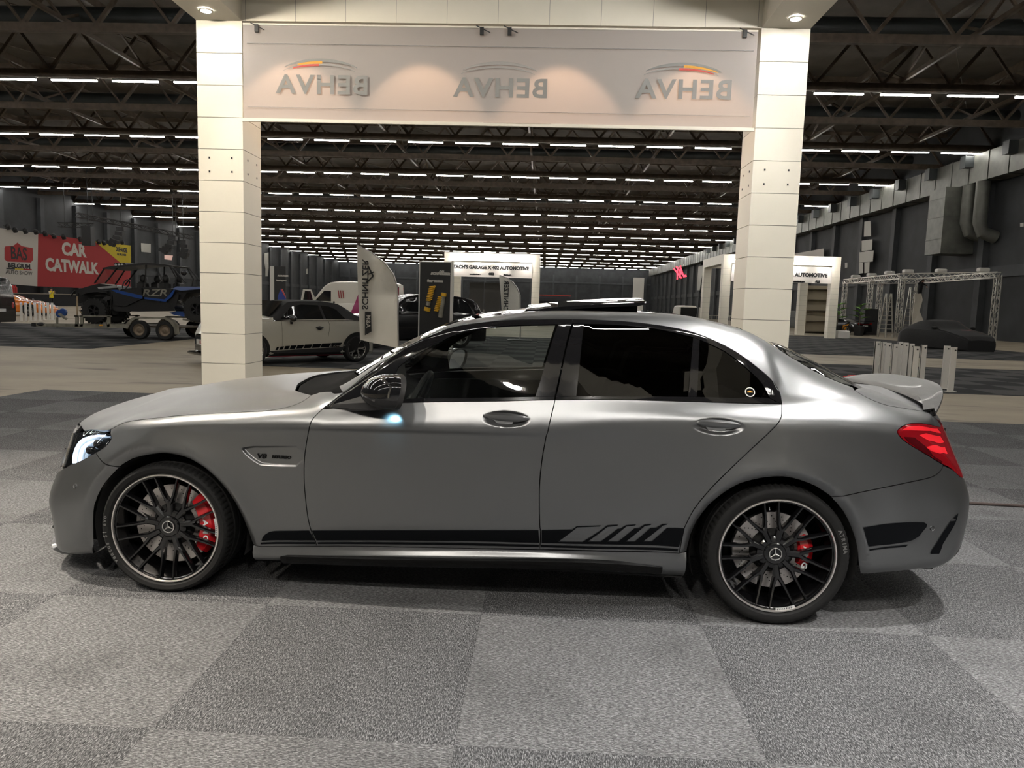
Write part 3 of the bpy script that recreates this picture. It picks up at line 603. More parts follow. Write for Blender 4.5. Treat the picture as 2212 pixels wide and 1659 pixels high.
def mirrored(g): V, N, Fc = g; return [(x, -y, z) for x, y, z in V], [(x, -y, z) for x, y, z in N], [tuple(f[::-1]) for f in Fc]
CARO = empty('sedan', CO, CA, label='satin grey four-door sedan with black wheels and red brake calipers, in the foreground', cat='car')
def part(name, me, parent=None, label=None):
    o = bpy.data.objects.new(name, me); link(o, parent or CARO); return tag(o, label)
def panel(name, poly, m, sides=True, label=None, parent=None, **kw):
    """side panel on both flanks; returns the near-side object"""
    g = panel_geo(poly, **kw); near = part(name, mesh_vn(name, *g, m), parent, label)
    far = None
    if sides: far = part(name, mesh_vn(name, *mirrored(g), m), parent if parent else None, label)
    return near, far
def cpanel(name, poly, m, label=None, parent=None, **kw):
    """central panel: near half and mirrored far half in one mesh"""
    g = panel_geo(poly, half=True, **kw); h = mirrored(g); n = len(g[0])
    return part(name, mesh_vn(name, g[0]+h[0], g[1]+h[1], g[2]+[tuple(i+n for i in f) for f in h[2]], m), parent, label)
# ------------------------------------------------------------------ sedan: panels
def paint_mat():
    m = mat('satin_grey_paint', (.205,.209,.214), .36, .93); nt = m.node_tree; b = nt.nodes['Principled BSDF']
    tc = nt.nodes.new('ShaderNodeTexCoord'); n = nt.nodes.new('ShaderNodeTexNoise'); n.inputs['Scale'].default_value = 900; n.inputs['Detail'].default_value = 1; nt.links.new(tc.outputs['Object'], n.inputs['Vector'])
    bp = nt.nodes.new('ShaderNodeBump'); bp.inputs['Strength'].default_value = .04; bp.inputs['Distance'].default_value = .001; nt.links.new(n.outputs['Fac'], bp.inputs['Height']); nt.links.new(bp.outputs['Normal'], b.inputs['Normal'])
    b.inputs['Coat Weight'].default_value = .0
    return m
M_paint = paint_mat()
M_gloss = mat('gloss_black', (.008,.008,.009), .06, coat=1.)
M_blk = mat('black_plastic', (.012,.012,.013), .55, bump=(400,.05))
M_decal = mat('matte_black_decal', (.0035,.004,.005), .65, spec=.06)
M_dark = mat('car_underside', (.006,.006,.006), .9)
M_chr = mat('chrome', (.75,.75,.76), .08, 1.)
def glass_mat(name, tint, mixf):
    m = bpy.data.materials.new(name); m.use_nodes = True; nt = m.node_tree; nt.nodes.remove(nt.nodes['Principled BSDF']); out = nt.nodes['Material Output']
    t = nt.nodes.new('ShaderNodeBsdfTransparent'); t.inputs[0].default_value = (*tint, 1); g = nt.nodes.new('ShaderNodeBsdfGlossy'); g.inputs['Roughness'].default_value = .01; g.inputs[0].default_value = (1,1,1,1)
    fr = nt.nodes.new('ShaderNodeFresnel'); fr.inputs[0].default_value = 1.5; mx = nt.nodes.new('ShaderNodeMixShader')
    mt = nt.nodes.new('ShaderNodeMath'); mt.operation = 'MULTIPLY'; mt.inputs[1].default_value = mixf
    nt.links.new(fr.outputs[0], mt.inputs[0]); nt.links.new(mt.outputs[0], mx.inputs[0]); nt.links.new(t.outputs[0], mx.inputs[1]); nt.links.new(g.outputs[0], mx.inputs[2]); nt.links.new(mx.outputs[0], out.inputs[0])
    return m
M_glF = glass_mat('front_door_glass', (.80,.84,.82), 2.0); M_glR = glass_mat('privacy_glass', (.02,.021,.022), 1.8); M_glW = glass_mat('windshield_glass', (.5,.53,.52), 2.)
s_fd = [(697.6,883),(683,896.7),(672,911),(665,940),(658,987),(656.8,1030.5),(659.7,1074),(665,1117),(672,1146),(680,1166),(685,1180)]
sill_t = [(544,1180),(685,1180),(757,1180),(1020,1185),(1140,1187.6),(1166,1188),(1312,1191),(1466.5,1193.5),(1484.5,1194.5)]
def ring_pts(arch):      # finer mesh points beside a wheel arch
    A = np.array(arch); c = A.mean(0)+[0, 40]; out = []
    for i in range(len(A)-1):
        for k in range(4):
            p = A[i]+(A[i+1]-A[i])*k/4; n = (p-c)/np.linalg.norm(p-c); out += [tuple(p+n*q) for q in (4.5, 9, 14, 19, 26)]
    return P2(*out)
hoodshut = [(240,927),(274,911.7),(331,904),(393.5,897.5),(456,893.5),(534.5,889.7),(581.6,886.6),(619,880),(650.5,869),(672.5,853.7)]
hl_vis = [(182,932),(196,929),(210.7,929.7),(225,932.8),(235,938),(240.4,944),(239,951),(231,961.5),(219,970.7),(205.5,979),(188,988),(169.7,997),(152,1004)]
dlo_f = [(699,881.5),(719,866),(741,848.5),(781,817),(835,775.6),(889,741),(943.5,717.7),(997.7,703),(1070,694),(1142,690.6),(1236,689.5)]
dlo_r = [(1236,689.5),(1312.7,692.4),(1385,698),(1457.4,708.7),(1511.7,723),(1566,746.7),(1602,768.4),(1638,795.5),(1667,821),(1683.4,846),(1689,871.5)]
belt_f = [(699,882),(760,877.5),(849,871),(925,868.7),(1070,867),(1199,864)]
belt_r = [(1199,864),(1403,865),(1511.7,868.6),(1620,871.5),(1689,873)]
s_mid = [(1199,864),(1186,918.5),(1173.5,976),(1166,1038),(1165,1092),(1166,1135.5),(1168,1150),(1166,1188)]
s_rd = [(1689,873),(1689,889.5),(1685,907.6),(1667,929),(1620,972.7),(1548,1041),(1511.7,1081),(1493.6,1106.5),(1482.7,1128),(1475.5,1146),(1466.5,1193.5)]
s_rb = [(2037.6,1006),(2030.7,1018.4),(2011,1031),(1958.6,1043),(1875.4,1060),(1820,1070.5),(1798,1074.8)]
tl_vis = [(2039,1004.6),(1997.4,979.6),(1958.6,956),(1943.4,942),(1939,931),(1950,921),(1969.7,915),(2000,916),(2030,923)]
s_tr = [(1846,843),(1874,859.6),(1910,874),(1946,881),(1982.5,886.7),(2004,892),(2024,907)]
s_fd, hl_vis, dlo_f, dlo_r, s_mid, s_rb, s_tr = (sm(q) for q in (s_fd, hl_vis, dlo_f, dlo_r, s_mid, s_rb, s_tr))
s_rd = [s_rd[0]]+sm(s_rd[1:], 3); tl_vis = sm(tl_vis); hoodshut = sm(hoodshut)
i0_ = arch_f.index((252.7,1009.6)); af0, af1 = sm(arch_f[:i0_+1], 2), sm(arch_f[i0_:], 2); ar0, ar1 = sm(arch_r[:11], 2), sm(arch_r[10:], 2)
xs_fine = fine_rect(512, 674, 956, 1014, 1.7)
fender, _ = panel('front_fender', P2((207,978), *af1, (685,1180), *s_fd[::-1], (703,878), (719,866), (741,847.5), (716,846), (690,848), (672.5,853.7), *hoodshut[::-1][1:], (238,938), *hl_vis[15:28]), M_paint, res=.03, extra_pts=xs_fine+ring_pts(arch_f))
hl_in = [(-2.5,5.0),(-2.5,6.75)]
UVc = lambda u, v0, v1, n: [(u, v0+(v1-v0)*k/n) for k in range(n+1)]
UVv = lambda v, u0, u1, n: [(u0+(u1-u0)*k/n, v) for k in range(n+1)]
hl_uv = P2(*hl_vis)
bumperF = cpanel('front_bumper', P2((207,978), (252.4,1009.8)) + P2(*af0[::-1][1:]) + UVv(0, P2((204,1196))[0][0], U0, 14) + UVc(U0, .4, 4.7, 10) + [(-2.5,4.75)] + hl_uv[::-1][:11], M_paint, res=.035, extra_pts=ring_pts(arch_f))
hood = cpanel('hood', P2(*hoodshut) + [(-.90,9),(-.93,10),(-.94,11)] + UVv(11, -1.0, U0, 24) + UVc(U0, 10.5, 7.9, 6) + [(-2.6,7.6),(-2.45,7.3)] + P2((176,920),(182,931),(196,928),(210.7,928.5),(225,931.5)), M_paint, res=.035)
fdoor, fdoor2 = panel('front_door', P2(*s_fd[::-1], *belt_f, *s_mid[1:], *[p for p in sill_t if 685 < p[0] < 1166][::-1]), M_paint, res=.035, extra_pts=fine_rect(1032, 1154, 882, 930, 2.4))
rdoor, rdoor2 = panel('rear_door', P2(*belt_r, *s_rd[1:], (1312,1191), *s_mid[::-1][:-1]), M_paint, res=.035, extra_pts=fine_rect(1488, 1618, 896, 946, 2.4))
uA = P2((741,847.5))[0]
apil = [(-.64,8.95)] + UVv(9, -.62, 1.30, 30) + UVv(9, 1.36, 1.80, 8)
bodyside, _ = panel('body_side', [uA] + apil + P2(*s_tr, (2036,925)) + P2(*tl_vis[::-1]) + P2(*s_rb) + P2(*ar0[::-1]) + P2((1466.5,1193.5)) + P2(*s_rd[::-1]) + P2(*dlo_r[::-1]) + P2(*[p for p in dlo_f[::-1][1:] if p[0] > 745]), M_paint, res=.035, extra_pts=ring_pts(arch_r))
bumperR = cpanel('rear_bumper', P2(*s_rb) + P2(*ar1[1:]) + UVv(0, P2((1860,1237))[0][0], U1, 16) + UVc(U1, .4, 5.1, 10) + [(2.6,5.12),(2.47,5.1)] + P2((2062,1018),(2050,1011)), M_paint, res=.035, extra_pts=ring_pts(arch_r))
trunk = cpanel('trunk_lid', P2(*s_tr) + [(2.40,6.95),(2.46,6.4),(2.47,5.15),(2.6,5.17)] + UVc(U1, 5.15, 11, 14) + UVv(11, 2.85, 1.93, 20) + [(1.90,10),(1.86,9.4),(1.82,9)], M_paint, res=.035)
sill, _ = panel('side_sill', P2(*sill_t) + [(P2((1484,1194))[0][0], 0)] + UVv(0, P2((1480,1194))[0][0], P2((546,1180))[0][0], 20), M_paint, res=.04)
cpanel('windshield', [(-.555,9.03)] + UVv(9.03, -.54, .0, 14) + [(.02,10)] + UVv(11, .03, -.58, 14) + [(-.58,10)], M_glW, res=.05, gap=.003, depth=.004, label='tinted windshield glass')
cpanel('cowl', P2((676,852),(690,847),(716,845)) + [uA, (-.62,8.97),(-.56,9.0),(-.585,10),(-.585,11),(-.92,11),(-.91,10),(-.885,9)], mat('cowl_black', (.006,.006,.006), .9, spec=.05), res=.05, off=-.006, label='black plastic cowl under the windshield')
cpanel('roof_panel', UVv(9.04, .03, 1.28, 20) + [(1.29,10)] + UVv(11, 1.30, .05, 20) + [(.045,10)], M_gloss, res=.05, label='gloss black glass roof')
cpanel('rear_windshield', UVv(9.06, 1.31, 1.79, 8) + [(1.87,10)] + UVv(11, 1.89, 1.33, 10) + [(1.32,10)], M_glR, res=.05, label='dark rear window glass')
# window glass and black trims
gT_f = [(860,794),(885,774),(925.4,752),(979.6,725),(1034,710.5),(1106,703),(1205.6,700.7)]
gT_r = [(1262,699.7),(1331,702),(1417.6,710.5),(1497,728.6)]
gT_q = [(1511.7,734),(1566,759),(1613,795.5),(1645.5,828),(1663.6,860)]
gT_f, gT_r, gT_q = sm(gT_f), sm(gT_r), sm(gT_q)
panel('front_window', P2(*gT_f, (1156,857), (1000,859.5), (856,863), (853,812)), M_glF, res=.06, off=-.004, gap=-.003, depth=0, label='lightly tinted front door glass')
panel('rear_window', P2(*gT_r, (1486,857), (1350,856.5), (1245,856)), M_glR, res=.06, off=-.004, gap=-.003, depth=0, label='dark tinted rear door glass')
qg, _ = panel('quarter_window', P2(*gT_q, (1587,860), (1506,857)), M_glR, res=.06, off=-.004, gap=-.003, depth=0, label='small dark tinted quarter glass with a round sticker')
panel('window_trim', P2(*dlo_f, (1238,699), *gT_f[::-1], (853,812), (856,863), (849,871), (760,877)), M_gloss, res=.022, gap=.0008, depth=.01)
panel('window_trim', P2(*dlo_r, *gT_q[::-1], *gT_r[::-1], (1238,698)), M_gloss, res=.022, gap=.0008, depth=.01)
panel('belt_trim', P2((849,871), (925,868), (1070,866.3), (1197,863.3), (1198.5,857), (1156,857), (1000,859.5), (856,863)), M_gloss, res=.04, gap=.0006, depth=.008)
panel('belt_trim', P2((1200.5,863.3), (1403,864.4), (1511.7,868), (1620,870.8), (1688,872.3), (1663.6,860.3), (1587,860), (1486,857), (1350,856.5), (1245,856), (1202,857)), M_gloss, res=.04, gap=.0006, depth=.008)
panel('pillar_trim', P2((1205.6,700.7), (1235,698.8), (1217.5,766.6), (1198,857), (1156,857)), M_gloss, res=.04, gap=.0008, depth=.01)
panel('pillar_trim', P2((1239,698.8), (1262,699.7), (1245,856), (1201.5,857), (1220.5,766.6)), M_gloss, res=.04, gap=.0008, depth=.01)
panel('pillar_trim', P2((1497,728.6), (1511.7,734), (1506,857), (1486,857)), M_gloss, res=.03, gap=.0008, depth=.01)
# black flank stripes, vinyl on the doors, sills and bumper
def decal(name, pts, m, parent, res=.05): g = panel_geo(P2(*pts), res=res, off=.0022, gap=0, depth=0); part(name, mesh_vn(name, *g, m), parent); part(name, mesh_vn(name, *mirrored(g), m), parent)
decal('flank_stripe', [(566,1167),(568,1160),(573,1154),(582,1149),(592,1147),(668,1146),(680,1166),(681.5,1167)], M_decal, fender)
decal('flank_stripe', [(674,1146),(1020,1145.3),(1163,1145),(1165,1172.5),(1020,1168.5),(684,1167)], M_decal, fdoor)
decal('flank_stripe', [(1170,1145),(1236,1143.8),(1245,1136.8),(1298,1135),(1296,1137),(1247,1139),(1206,1169.5),(1258,1170.5),(1312,1134.3),(1336,1133.2),(1333,1135.5),(1312,1138),(1269,1169.6),(1297,1169.6),(1334,1142),(1340,1141.5),(1352,1134.2),(1374,1132.5),(1371,1135),(1353,1137),(1311.7,1169.4),(1335,1169.4),(1370,1141),(1380,1140.5),(1392,1132.8),(1408,1131.6),(1405,1134),(1393,1136),(1352,1169.4),(1371,1169.4),(1405,1140),(1418,1139.6),(1431,1131.6),(1443,1131),(1440,1133),(1432,1135),(1389.6,1169),(1408,1169),(1441,1139.5),(1477,1139.3),(1466,1179.5),(1140+40,1172.8)][:-1]+[(1170,1172.7)], M_decal, rdoor)
decal('flank_stripe', [(564,1171),(681,1170.8),(682,1175),(564,1174.5)], M_decal, fender)
decal('flank_stripe', [(686,1171),(1020,1173),(1164,1177),(1164,1181.5),(1020,1178),(687,1175)], M_decal, fdoor)
decal('flank_stripe', [(1168,1177),(1300,1180.5),(1464,1184),(1463,1189),(1300,1185.5),(1168,1181.5)], M_decal, rdoor)
decal('bumper_stripe', [(1862,1137.5),(1935,1129.5),(1995,1128),(2002,1132),(2001,1138),(1985,1158),(1972,1166),(1960,1170),(1920,1176),(1873.5,1178.5)], M_decal, bumperR)
decal('bumper_stripe', [(1875,1184.5),(1962,1176),(1956,1181),(1876,1187.5)], M_decal, bumperR)
# rear vent: dark slot with a bright edge, dark diffuser
decal('bumper_vent', [(2009,1196.5),(2012,1188),(2035,1152),(2052,1126),(2063,1124.5),(2064,1121),(2058,1120),(2069,1108),(2068,1115),(2063,1130),(2050,1152),(2036,1175),(2030,1192),(2028,1196)], M_decal, bumperR, .03)
cpanel('diffuser', [(2.32,.1)] + UVc(2.34, .1, 1.3, 3) + [(2.4,2.4),(2.6,2.6)] + UVc(U1, 2.6, .1, 6) + [(2.6,.1)], M_blk, res=.05, off=.006, label='black rear diffuser', parent=bumperR)
# front: grille, intakes, lip
gr = cpanel('grille', [(-2.5,4.95),(-2.5,6.8)] + [(-2.58,7.3),(-2.7,7.6)] + UVc(U0, 7.7, 4.95, 6) + [(-2.7,4.95)], M_gloss, res=.05, off=-.01, label='black radiator grille')
for k in range(9):
    u = -2.88+.04*k; g = panel_geo([(u,5.1),(u+.008,5.1),(u+.008,7.3),(u,7.3)], res=.04, off=.008, gap=0, depth=.01, half=True); part('grille_bar', mesh_vn('grille_bar', *g, M_chr), gr); part('grille_bar', mesh_vn('grille_bar', *mirrored(g), M_chr), gr)
ik = cpanel('air_intake', [(-2.34,2.2),(-2.42,3.3)] + [(-2.55,3.75)] + UVc(U0, 3.8, 2.0, 5) + [(-2.5,2.0)], M_blk, res=.05, off=.002, gap=0, depth=0, label='wide black lower air intake')
for k in range(4):
    v = 2.2+.4*k; cpanel('intake_fin', UVv(v, -2.40, U0, 8)+UVv(v+.1, U0, -2.40, 8), M_gloss, res=.05, off=.02, gap=0, depth=.02, parent=ik)
cpanel('splitter', UVv(.15, -2.25, U0, 10) + UVv(1.5, U0, -2.25, 10), M_paint, res=.05, off=.02, gap=0, depth=.025, label='projecting front splitter lip')
# black aero blade on the sill
for sg in (1, -1):
    pts = [(*car(px, py, .905), w) for px, py, w in ((602,1204,.888),(618,1201.5,.905),(800,1204,.925),(1020,1207,.93),(1140,1207.5,.93),(1277,1211,.928),(1346,1216,.92),(1432,1227,.895))]
    b = MB(); V = []; 
    for x, z, w in pts: V += [(x,-sg*(w-.03),z+.004),(x,-sg*w,z-.002),(x,-sg*w,z-.016),(x,-sg*(w-.04),z-.05)]
    n = len(pts); f = [(4*i+j, 4*(i+1)+j, 4*(i+1)+(j+1)%4, 4*i+(j+1)%4) for i in range(n-1) for j in range(4)]
    o = b.add(V, f).build('sill_blade', mat('blade_black', (.004,.004,.004), .2, spec=.12), CARO, label='gloss black aero blade along the sill'); fixn(o)
# ------------------------------------------------------------------ sedan: wheels
M_tyre = mat('tyre_rubber', (.008,.008,.008), .75, bump=(60,.08), spec=.25); M_rim = mat('rim_gloss_black', (.004,.004,.0045), .14, spec=.55, coat=.3); M_lip = mat('machined_rim_edge', (.85,.80,.77), .32, .9)
M_disc = mat('brake_disc_steel', (.55,.52,.50), .35, .9); M_cal = mat('caliper_red', (.55,.012,.018), .22, coat=.6); M_txt = mat('white_print', (.8,.8,.8), .5); M_tytx = mat('tyre_lettering', (.10,.10,.098), .6)
LY = Matrix(((1,0,0,0),(0,0,1,0),(0,1,0,0),(0,0,0,1)))      # lathe axis -> +y (inwards)
def tyre_mb(r1, wd, r0=.2634):
    b = MB(); n = 216; prof = [(r0,.006),(r0+.004,.0),(r0+.012,-.010),(r0+.03,-.014),(r1-.020,-.012),(r1-.010,-.006),(r1-.003,.008),(r1-.0005,.022),(r1,.04),(r1,.052),(r1-.007,.054),(r1-.007,.064),(r1,.066),(r1,.105),(r1-.007,.107),(r1-.007,.119),(r1,.121),(r1,wd-.06),(r1-.007,wd-.058),(r1-.007,wd-.048),(r1,wd-.046),(r1-.002,wd-.02),(r1-.015,wd),(r0,wd)]
    L = len(prof); V = []
    for k in range(n):
        th = 2*math.pi*k/n; cut = (k % 3 == 0)
        for i, (r, d) in enumerate(prof):
            rr = r-.006 if cut and i in (6,7,8,9) else r; sw = .012*(i-6)/9 if 6 <= i <= 9 else 0
            V.append((rr*math.cos(th+sw), d, rr*math.sin(th+sw)))
    f = [(k*L+i, ((k+1)%n)*L+i, ((k+1)%n)*L+i+1, k*L+i+1) for k in range(n) for i in range(L-1)]
    return b.add(V, f)
def spoke_path(b, pts, w0, w1, h0, h1, top):
    # tapering bar with a narrow crown; pts are (x, d, z)
    n = len(pts); V = []
    for i, p in enumerate(pts):
        p = Vector(p); t = (Vector(pts[min(i+1,n-1)])-Vector(pts[max(i-1,0)])).normalized(); s = i/(n-1); a = t.cross(Vector((0,-1,0))).normalized(); w = w0+(w1-w0)*s; h = h0+(h1-h0)*s; o = Vector((0,1,0))
        V += [p-a*w*top, p+a*w*top, p+a*w+o*.007, p+a*w*1.05+o*h, p-a*w*1.05+o*h, p-a*w+o*.007]
    f = [(6*i+j, 6*(i+1)+j, 6*(i+1)+(j+1)%6, 6*i+(j+1)%6) for i in range(n-1) for j in range(6)]+[(5,4,3,2,1,0), tuple(6*(n-1)+j for j in range(6))]
    return b.add(V, f)
def spoke_mb():
    b = MB(); c, s = math.cos, math.sin
    P = lambda r, a, d: (r*c(a), d, r*s(a))
    spoke_path(b, [P(.055,0,.040), P(.085,0,.036), P(.118,0,.032)], .0150, .0165, .03, .03, .55)
    for q in (1, -1):
        a = math.radians(12.6)*q
        spoke_path(b, [P(.108,a*.10,.033), P(.126,a*.42,.031), P(.15,a*.66,.027), P(.20,a*.9,.018), P(.2485,a*1.0,.008)], .0105, .0062, .032, .026, .5)
    return b
SPK = spoke_mb().mesh('spoke'); SPK.materials.append(M_rim); SPK.shade_smooth(); SPK.set_sharp_from_angle(angle=.5)
def make_wheel(x, z, r1, wd, w, phase, front, cal0, cal1, crr, far=False):
    wh = empty('wheel', (x, w if far else -w, z), math.pi if far else 0, parent=CARO, label=('front' if front else 'rear')+' black multi-spoke wheel with silver rim edge')
    tyre_mb(r1, wd).build('tyre', M_tyre, wh, smooth=.6)
    MB().lathe([(.2640,.012),(.2638,.0),(.2620,-.0035),(.2565,-.004),(.2545,.0),(.2545,.006)], 120, M=LY).build('rim_lip', M_lip, wh, smooth=.9)
    MB().lathe([(.2548,.003),(.2505,.004),(.2500,.011),(.2465,.013),(.246,.03),(.236,.06),(.231,.11),(.231,wd-.03)], 96, M=LY).build('rim_barrel', M_rim, wh, smooth=.7)
    for k in range(9):
        o = shared(SPK, 'spoke', wh); o.rotation_euler = (0, -(phase+math.radians(40)*k), 0)
    MB().lathe([(.0,.034),(.030,.034),(.046,.032),(.050,.036),(.051,.042),(.070,.044),(.078,.05),(.078,.075)], 60, M=LY).build('hub', M_rim, wh, smooth=.5)
    e = MB().lathe([(.0275+.0028*math.cos(t), .029+.0028*math.sin(t)) for t in [2*math.pi*i/8 for i in range(8)]], 40, M=LY, closed=True)
    for k in range(3):
        t = math.pi/2+2*math.pi*k/3+.15; e.add([(.0285*math.cos(t),.027,.0285*math.sin(t)),(.005*math.cos(t+1.05),.027,.005*math.sin(t+1.05)),(0,.0225,0),(.005*math.cos(t-1.05),.027,.005*math.sin(t-1.05)),(0,.031,0)],[(0,1,2),(0,2,3),(0,3,4),(0,4,1)])
    e.build('star_emblem', mat('star_chrome', (.85,.84,.82), .22, .9), wh)
    rd = .192 if front else .180; yd = .095
    MB().lathe([(.10,yd-.004),(rd,yd-.004),(rd,yd+.026),(.10,yd+.026)], 80, M=LY, closed=True).build('brake_disc', M_disc, wh, smooth=.5)
    MB().lathe([(0,yd-.03),(.088,yd-.03),(.104,yd-.004)], 40, M=LY).build('disc_hat', M_dark, wh, smooth=.5)
    hb = MB()
    for k in range(22):
        for j in range(4):
            t = 2*math.pi*k/22+j*.07; r = .122+j*(rd-.135)/3.4; hb.add([(r*math.cos(t)+.0032*math.cos(q), yd-.0046, r*math.sin(t)+.0032*math.sin(q)) for q in [2*math.pi*i/7 for i in range(7)]], [tuple(range(7))])
    tag(hb.build('disc_drilling', M_dark, wh), kind='stuff')
    # caliper: arc block, not turning with the wheel
    b = MB(); n = 12; ri, ro, y0, y1 = crr; V = []
    for k in range(n+1):
        t = cal0+(cal1-cal0)*k/n; e_ = abs(2*k/n-1); rr0 = ri+.012*(1-e_**4)*0+.006*e_**3; rr1 = ro-.012*e_**4; yy = y0+.018*e_**3
        for r, y in ((rr0,yy+.012),(rr0+.01,yy),(rr1-.022,yy+.002),(rr1,yy+.02),(rr1,y1),(rr0,y1)): V.append((r*math.cos(t), y, r*math.sin(t)))
    f = [(6*k+j, 6*(k+1)+j, 6*(k+1)+(j+1)%6, 6*k+(j+1)%6) for k in range(n) for j in range(6)]+[(5,4,3,2,1,0), tuple(6*n+j for j in range(6))]
    cl = fixn(b.add(V, f).build('brake_caliper', M_cal, wh, label='red brake caliper'))
    cl.data.shade_smooth(); cl.data.set_sharp_from_angle(angle=.5)
    if far: return wh
    tm = (cal0+cal1)/2; t = text_mb('AMG', .034, .0008, .001, sx=1.25, space=1.3); r = ri+(ro-ri)*.42; ang = tm-.18
    put(t, Matrix.Translation((r*math.cos(ang), y0-.0012, r*math.sin(ang))) @ frame((0,0,0), (math.sin(ang)*.96+.1,0,-math.cos(ang)), (math.cos(ang),0,math.sin(ang)+.1)))
    t.build('caliper_lettering', M_txt, cl)
    return wh
def ring_text(s, r, a_mid, size, depth, parent, m, bold=.0, name='lettering', sx=1.):
    # letters along a circle, reading clockwise
    adv = size*.72*sx; n = len(s)
    for i, ch in enumerate(s):
        if ch == ' ': continue
        a = a_mid+((n-1)/2-i)*adv/r; t = text_mb(ch, size, .0006, bold, sx=sx); p = (r*math.cos(a), depth, r*math.sin(a))
        put(t, frame(p, (math.sin(a),0,-math.cos(a)), (math.cos(a),0,math.sin(a)))); t.build(name, m, parent)
XFW, ZFW = car(363,1138,.86); XRW, ZRW = car(1674,1196,.85); WF = .888
wf = make_wheel(XFW, .320, .3135, .245, WF, math.radians(9), True, math.radians(-42), math.radians(50), (.135,.222,.055,.15))
wr_ = make_wheel(XRW, .330, .3235, .265, WF, math.radians(-1), False, math.radians(-26), math.radians(30), (.115,.185,.062,.15))
make_wheel(XFW, .320, .3135, .245, WF, 0, True, math.radians(-42), math.radians(50), (.135,.222,.055,.15), True)
make_wheel(XRW, .330, .3235, .265, WF, 0, False, math.radians(-26), math.radians(30), (.115,.185,.062,.15), True)
ring_text('ventus S1 evo', .2885, math.radians(193), .026, -.0148, wf, M_tytx, .0008)
ring_text('ATRIMA', .2935, math.radians(17), .024, -.0148, wr_, M_tytx, .0006, sx=1.1)
for w_, a0 in ((wf, 4.), (wr_, -78.)):   # small riveted plate on the rim edge
    t0, t1 = math.radians(a0-10), math.radians(a0+10); V = []; n = 8
    for k in range(n+1): t = t0+(t1-t0)*k/n; V += [(.2545*math.cos(t),.001,.2545*math.sin(t)), (.2435*math.cos(t),.003,.2435*math.sin(t))]
    MB().add(V, [(2*i,2*i+1,2*i+3,2*i+2) for i in range(n)]).build('rim_plate', mat('rim_plate', (.7,.7,.7), .4, .5), w_)
    b = MB()
    for k in range(7): t = t0+(t1-t0)*(k+.8)/8.6; b.bar((.2525*math.cos(t),-.0005,.2525*math.sin(t)), (.246*math.cos(t+.01),.0012,.246*math.sin(t+.01)), .0025, .001)
    b.build('plate_print', M_dark, w_)
MB().cyl((-.045,.02,.222),(-.04,.03,.205),.004,8).build('valve', M_chr, wr_)
# wheel housings and dark inner body
for xc, zc, R in ((ARCH[0]), (ARCH[1])):
    for sg in (1, -1):
        b = MB(); n = 24; V = []
        for k in range(n+1):
            t = math.radians(-18)+(math.radians(216))*k/n
            for w in (.872, .60): V.append((xc+(R+.008)*math.cos(t), -sg*w, zc+(R+.008)*math.sin(t)))
        b.add(V, [(2*i,2*i+1,2*i+3,2*i+2) for i in range(n)]); V = [(xc+(R+.008)*math.cos(t), -sg*.60, zc+(R+.008)*math.sin(t)) for t in [math.radians(-18+216*i/24) for i in range(25)]]; b.add(V, [tuple(range(25))])
        b.build('wheel_housing', M_dark, CARO)
b = MB().box((-1.0,-.84,.19),(1.02,.84,.24)).box((-2.12,-.58,.14),(-1.0,.58,.62)).box((1.0,-.58,.20),(2.28,.58,.90)).box((-1.04,-.70,.24),(-.98,.70,.80)).box((1.0,-.78,.24),(1.06,.78,.84)).box((-1.75,-.55,.60),(-1.0,.55,.74))
b.build('underbody', M_dark, CARO, label='dark floor pan and engine bay')
for sg in (1,-1): MB().box((-.66,sg*.82-.01,.24),(1.02,sg*.82+.01,.90)).build('door_lining', M_dark, CARO)
# ------------------------------------------------------------------ sedan: lamps
M_lamp = mat('headlamp_housing', (.02,.022,.025), .15, .2, coat=1.); M_drl = mat('daytime_light', (.75,.85,1), .4, emit=1.5, ecol=(.66,.82,1.)); M_lens = glass_mat('lamp_cover', (.9,.93,.95), 1.4)
M_red = mat('tail_lamp_red', (.17,.003,.006), .10, coat=.6); M_red2 = mat('tail_lamp_lit', (.42,.008,.014), .25, emit=.10, ecol=(1,.03,.04)); M_red3 = mat('tail_lamp_dark', (.05,.0015,.003), .1, coat=.5)
hp = hl_uv+[(-2.44,5.15),(-2.47,6.0),(-2.44,6.7)]
for g_ in (0, 1):
    f_ = mirrored if g_ else (lambda q: q)
    h = part('headlight', mesh_vn('headlight', *f_(panel_geo(hp, res=.02, off=-.016, gap=.001, depth=0)), M_lamp), label='headlight with lit white daytime light')
    part('lens_cover', mesh_vn('lens_cover', *f_(panel_geo(hp, res=.03, off=-.001, gap=.002, depth=.012)), M_lens), h)
    for pts in ([(152,1000),(152,985),(157,967),(165,953),(176,944),(192,938.5),(208,937),(222,938),(222,941.5),(207,941),(193,943),(179,949),(170,957),(163.5,970),(160.5,985),(160,999)], [(165,996),(166,980),(171,966),(179,957),(192,951.5),(204,950),(204,952.5),(193,954.5),(183,960),(176,969),(172,981),(171,994)]):
        part('daytime_light', mesh_vn('daytime_light', *f_(panel_geo(P2(*pts), res=.01, off=-.010, gap=0, depth=.004)), M_drl), h)
    for px, py in ((190,972),(207,958)):
        q = P2((px,py))[0]; X, N = surf(np.array([q[0]]), np.array([q[1]]), False, -.018); p = X[0]*(1,-1 if g_ else 1,1)
        MB().sph(p, (.03,.018,.026), 18, 12).build('projector_lens', M_gloss, h, smooth=1)
tp = P2(*tl_vis)+[(2.40,6.75),(2.47,6.3),(2.48,5.2),(2.42,5.12)]+P2((2056,1014))
tpv = [(2039,1004.6),(1997.4,979.6),(1958.6,956),(1943.4,942),(1939,931),(1950,921),(1969.7,915),(2000,916),(2030,923)]
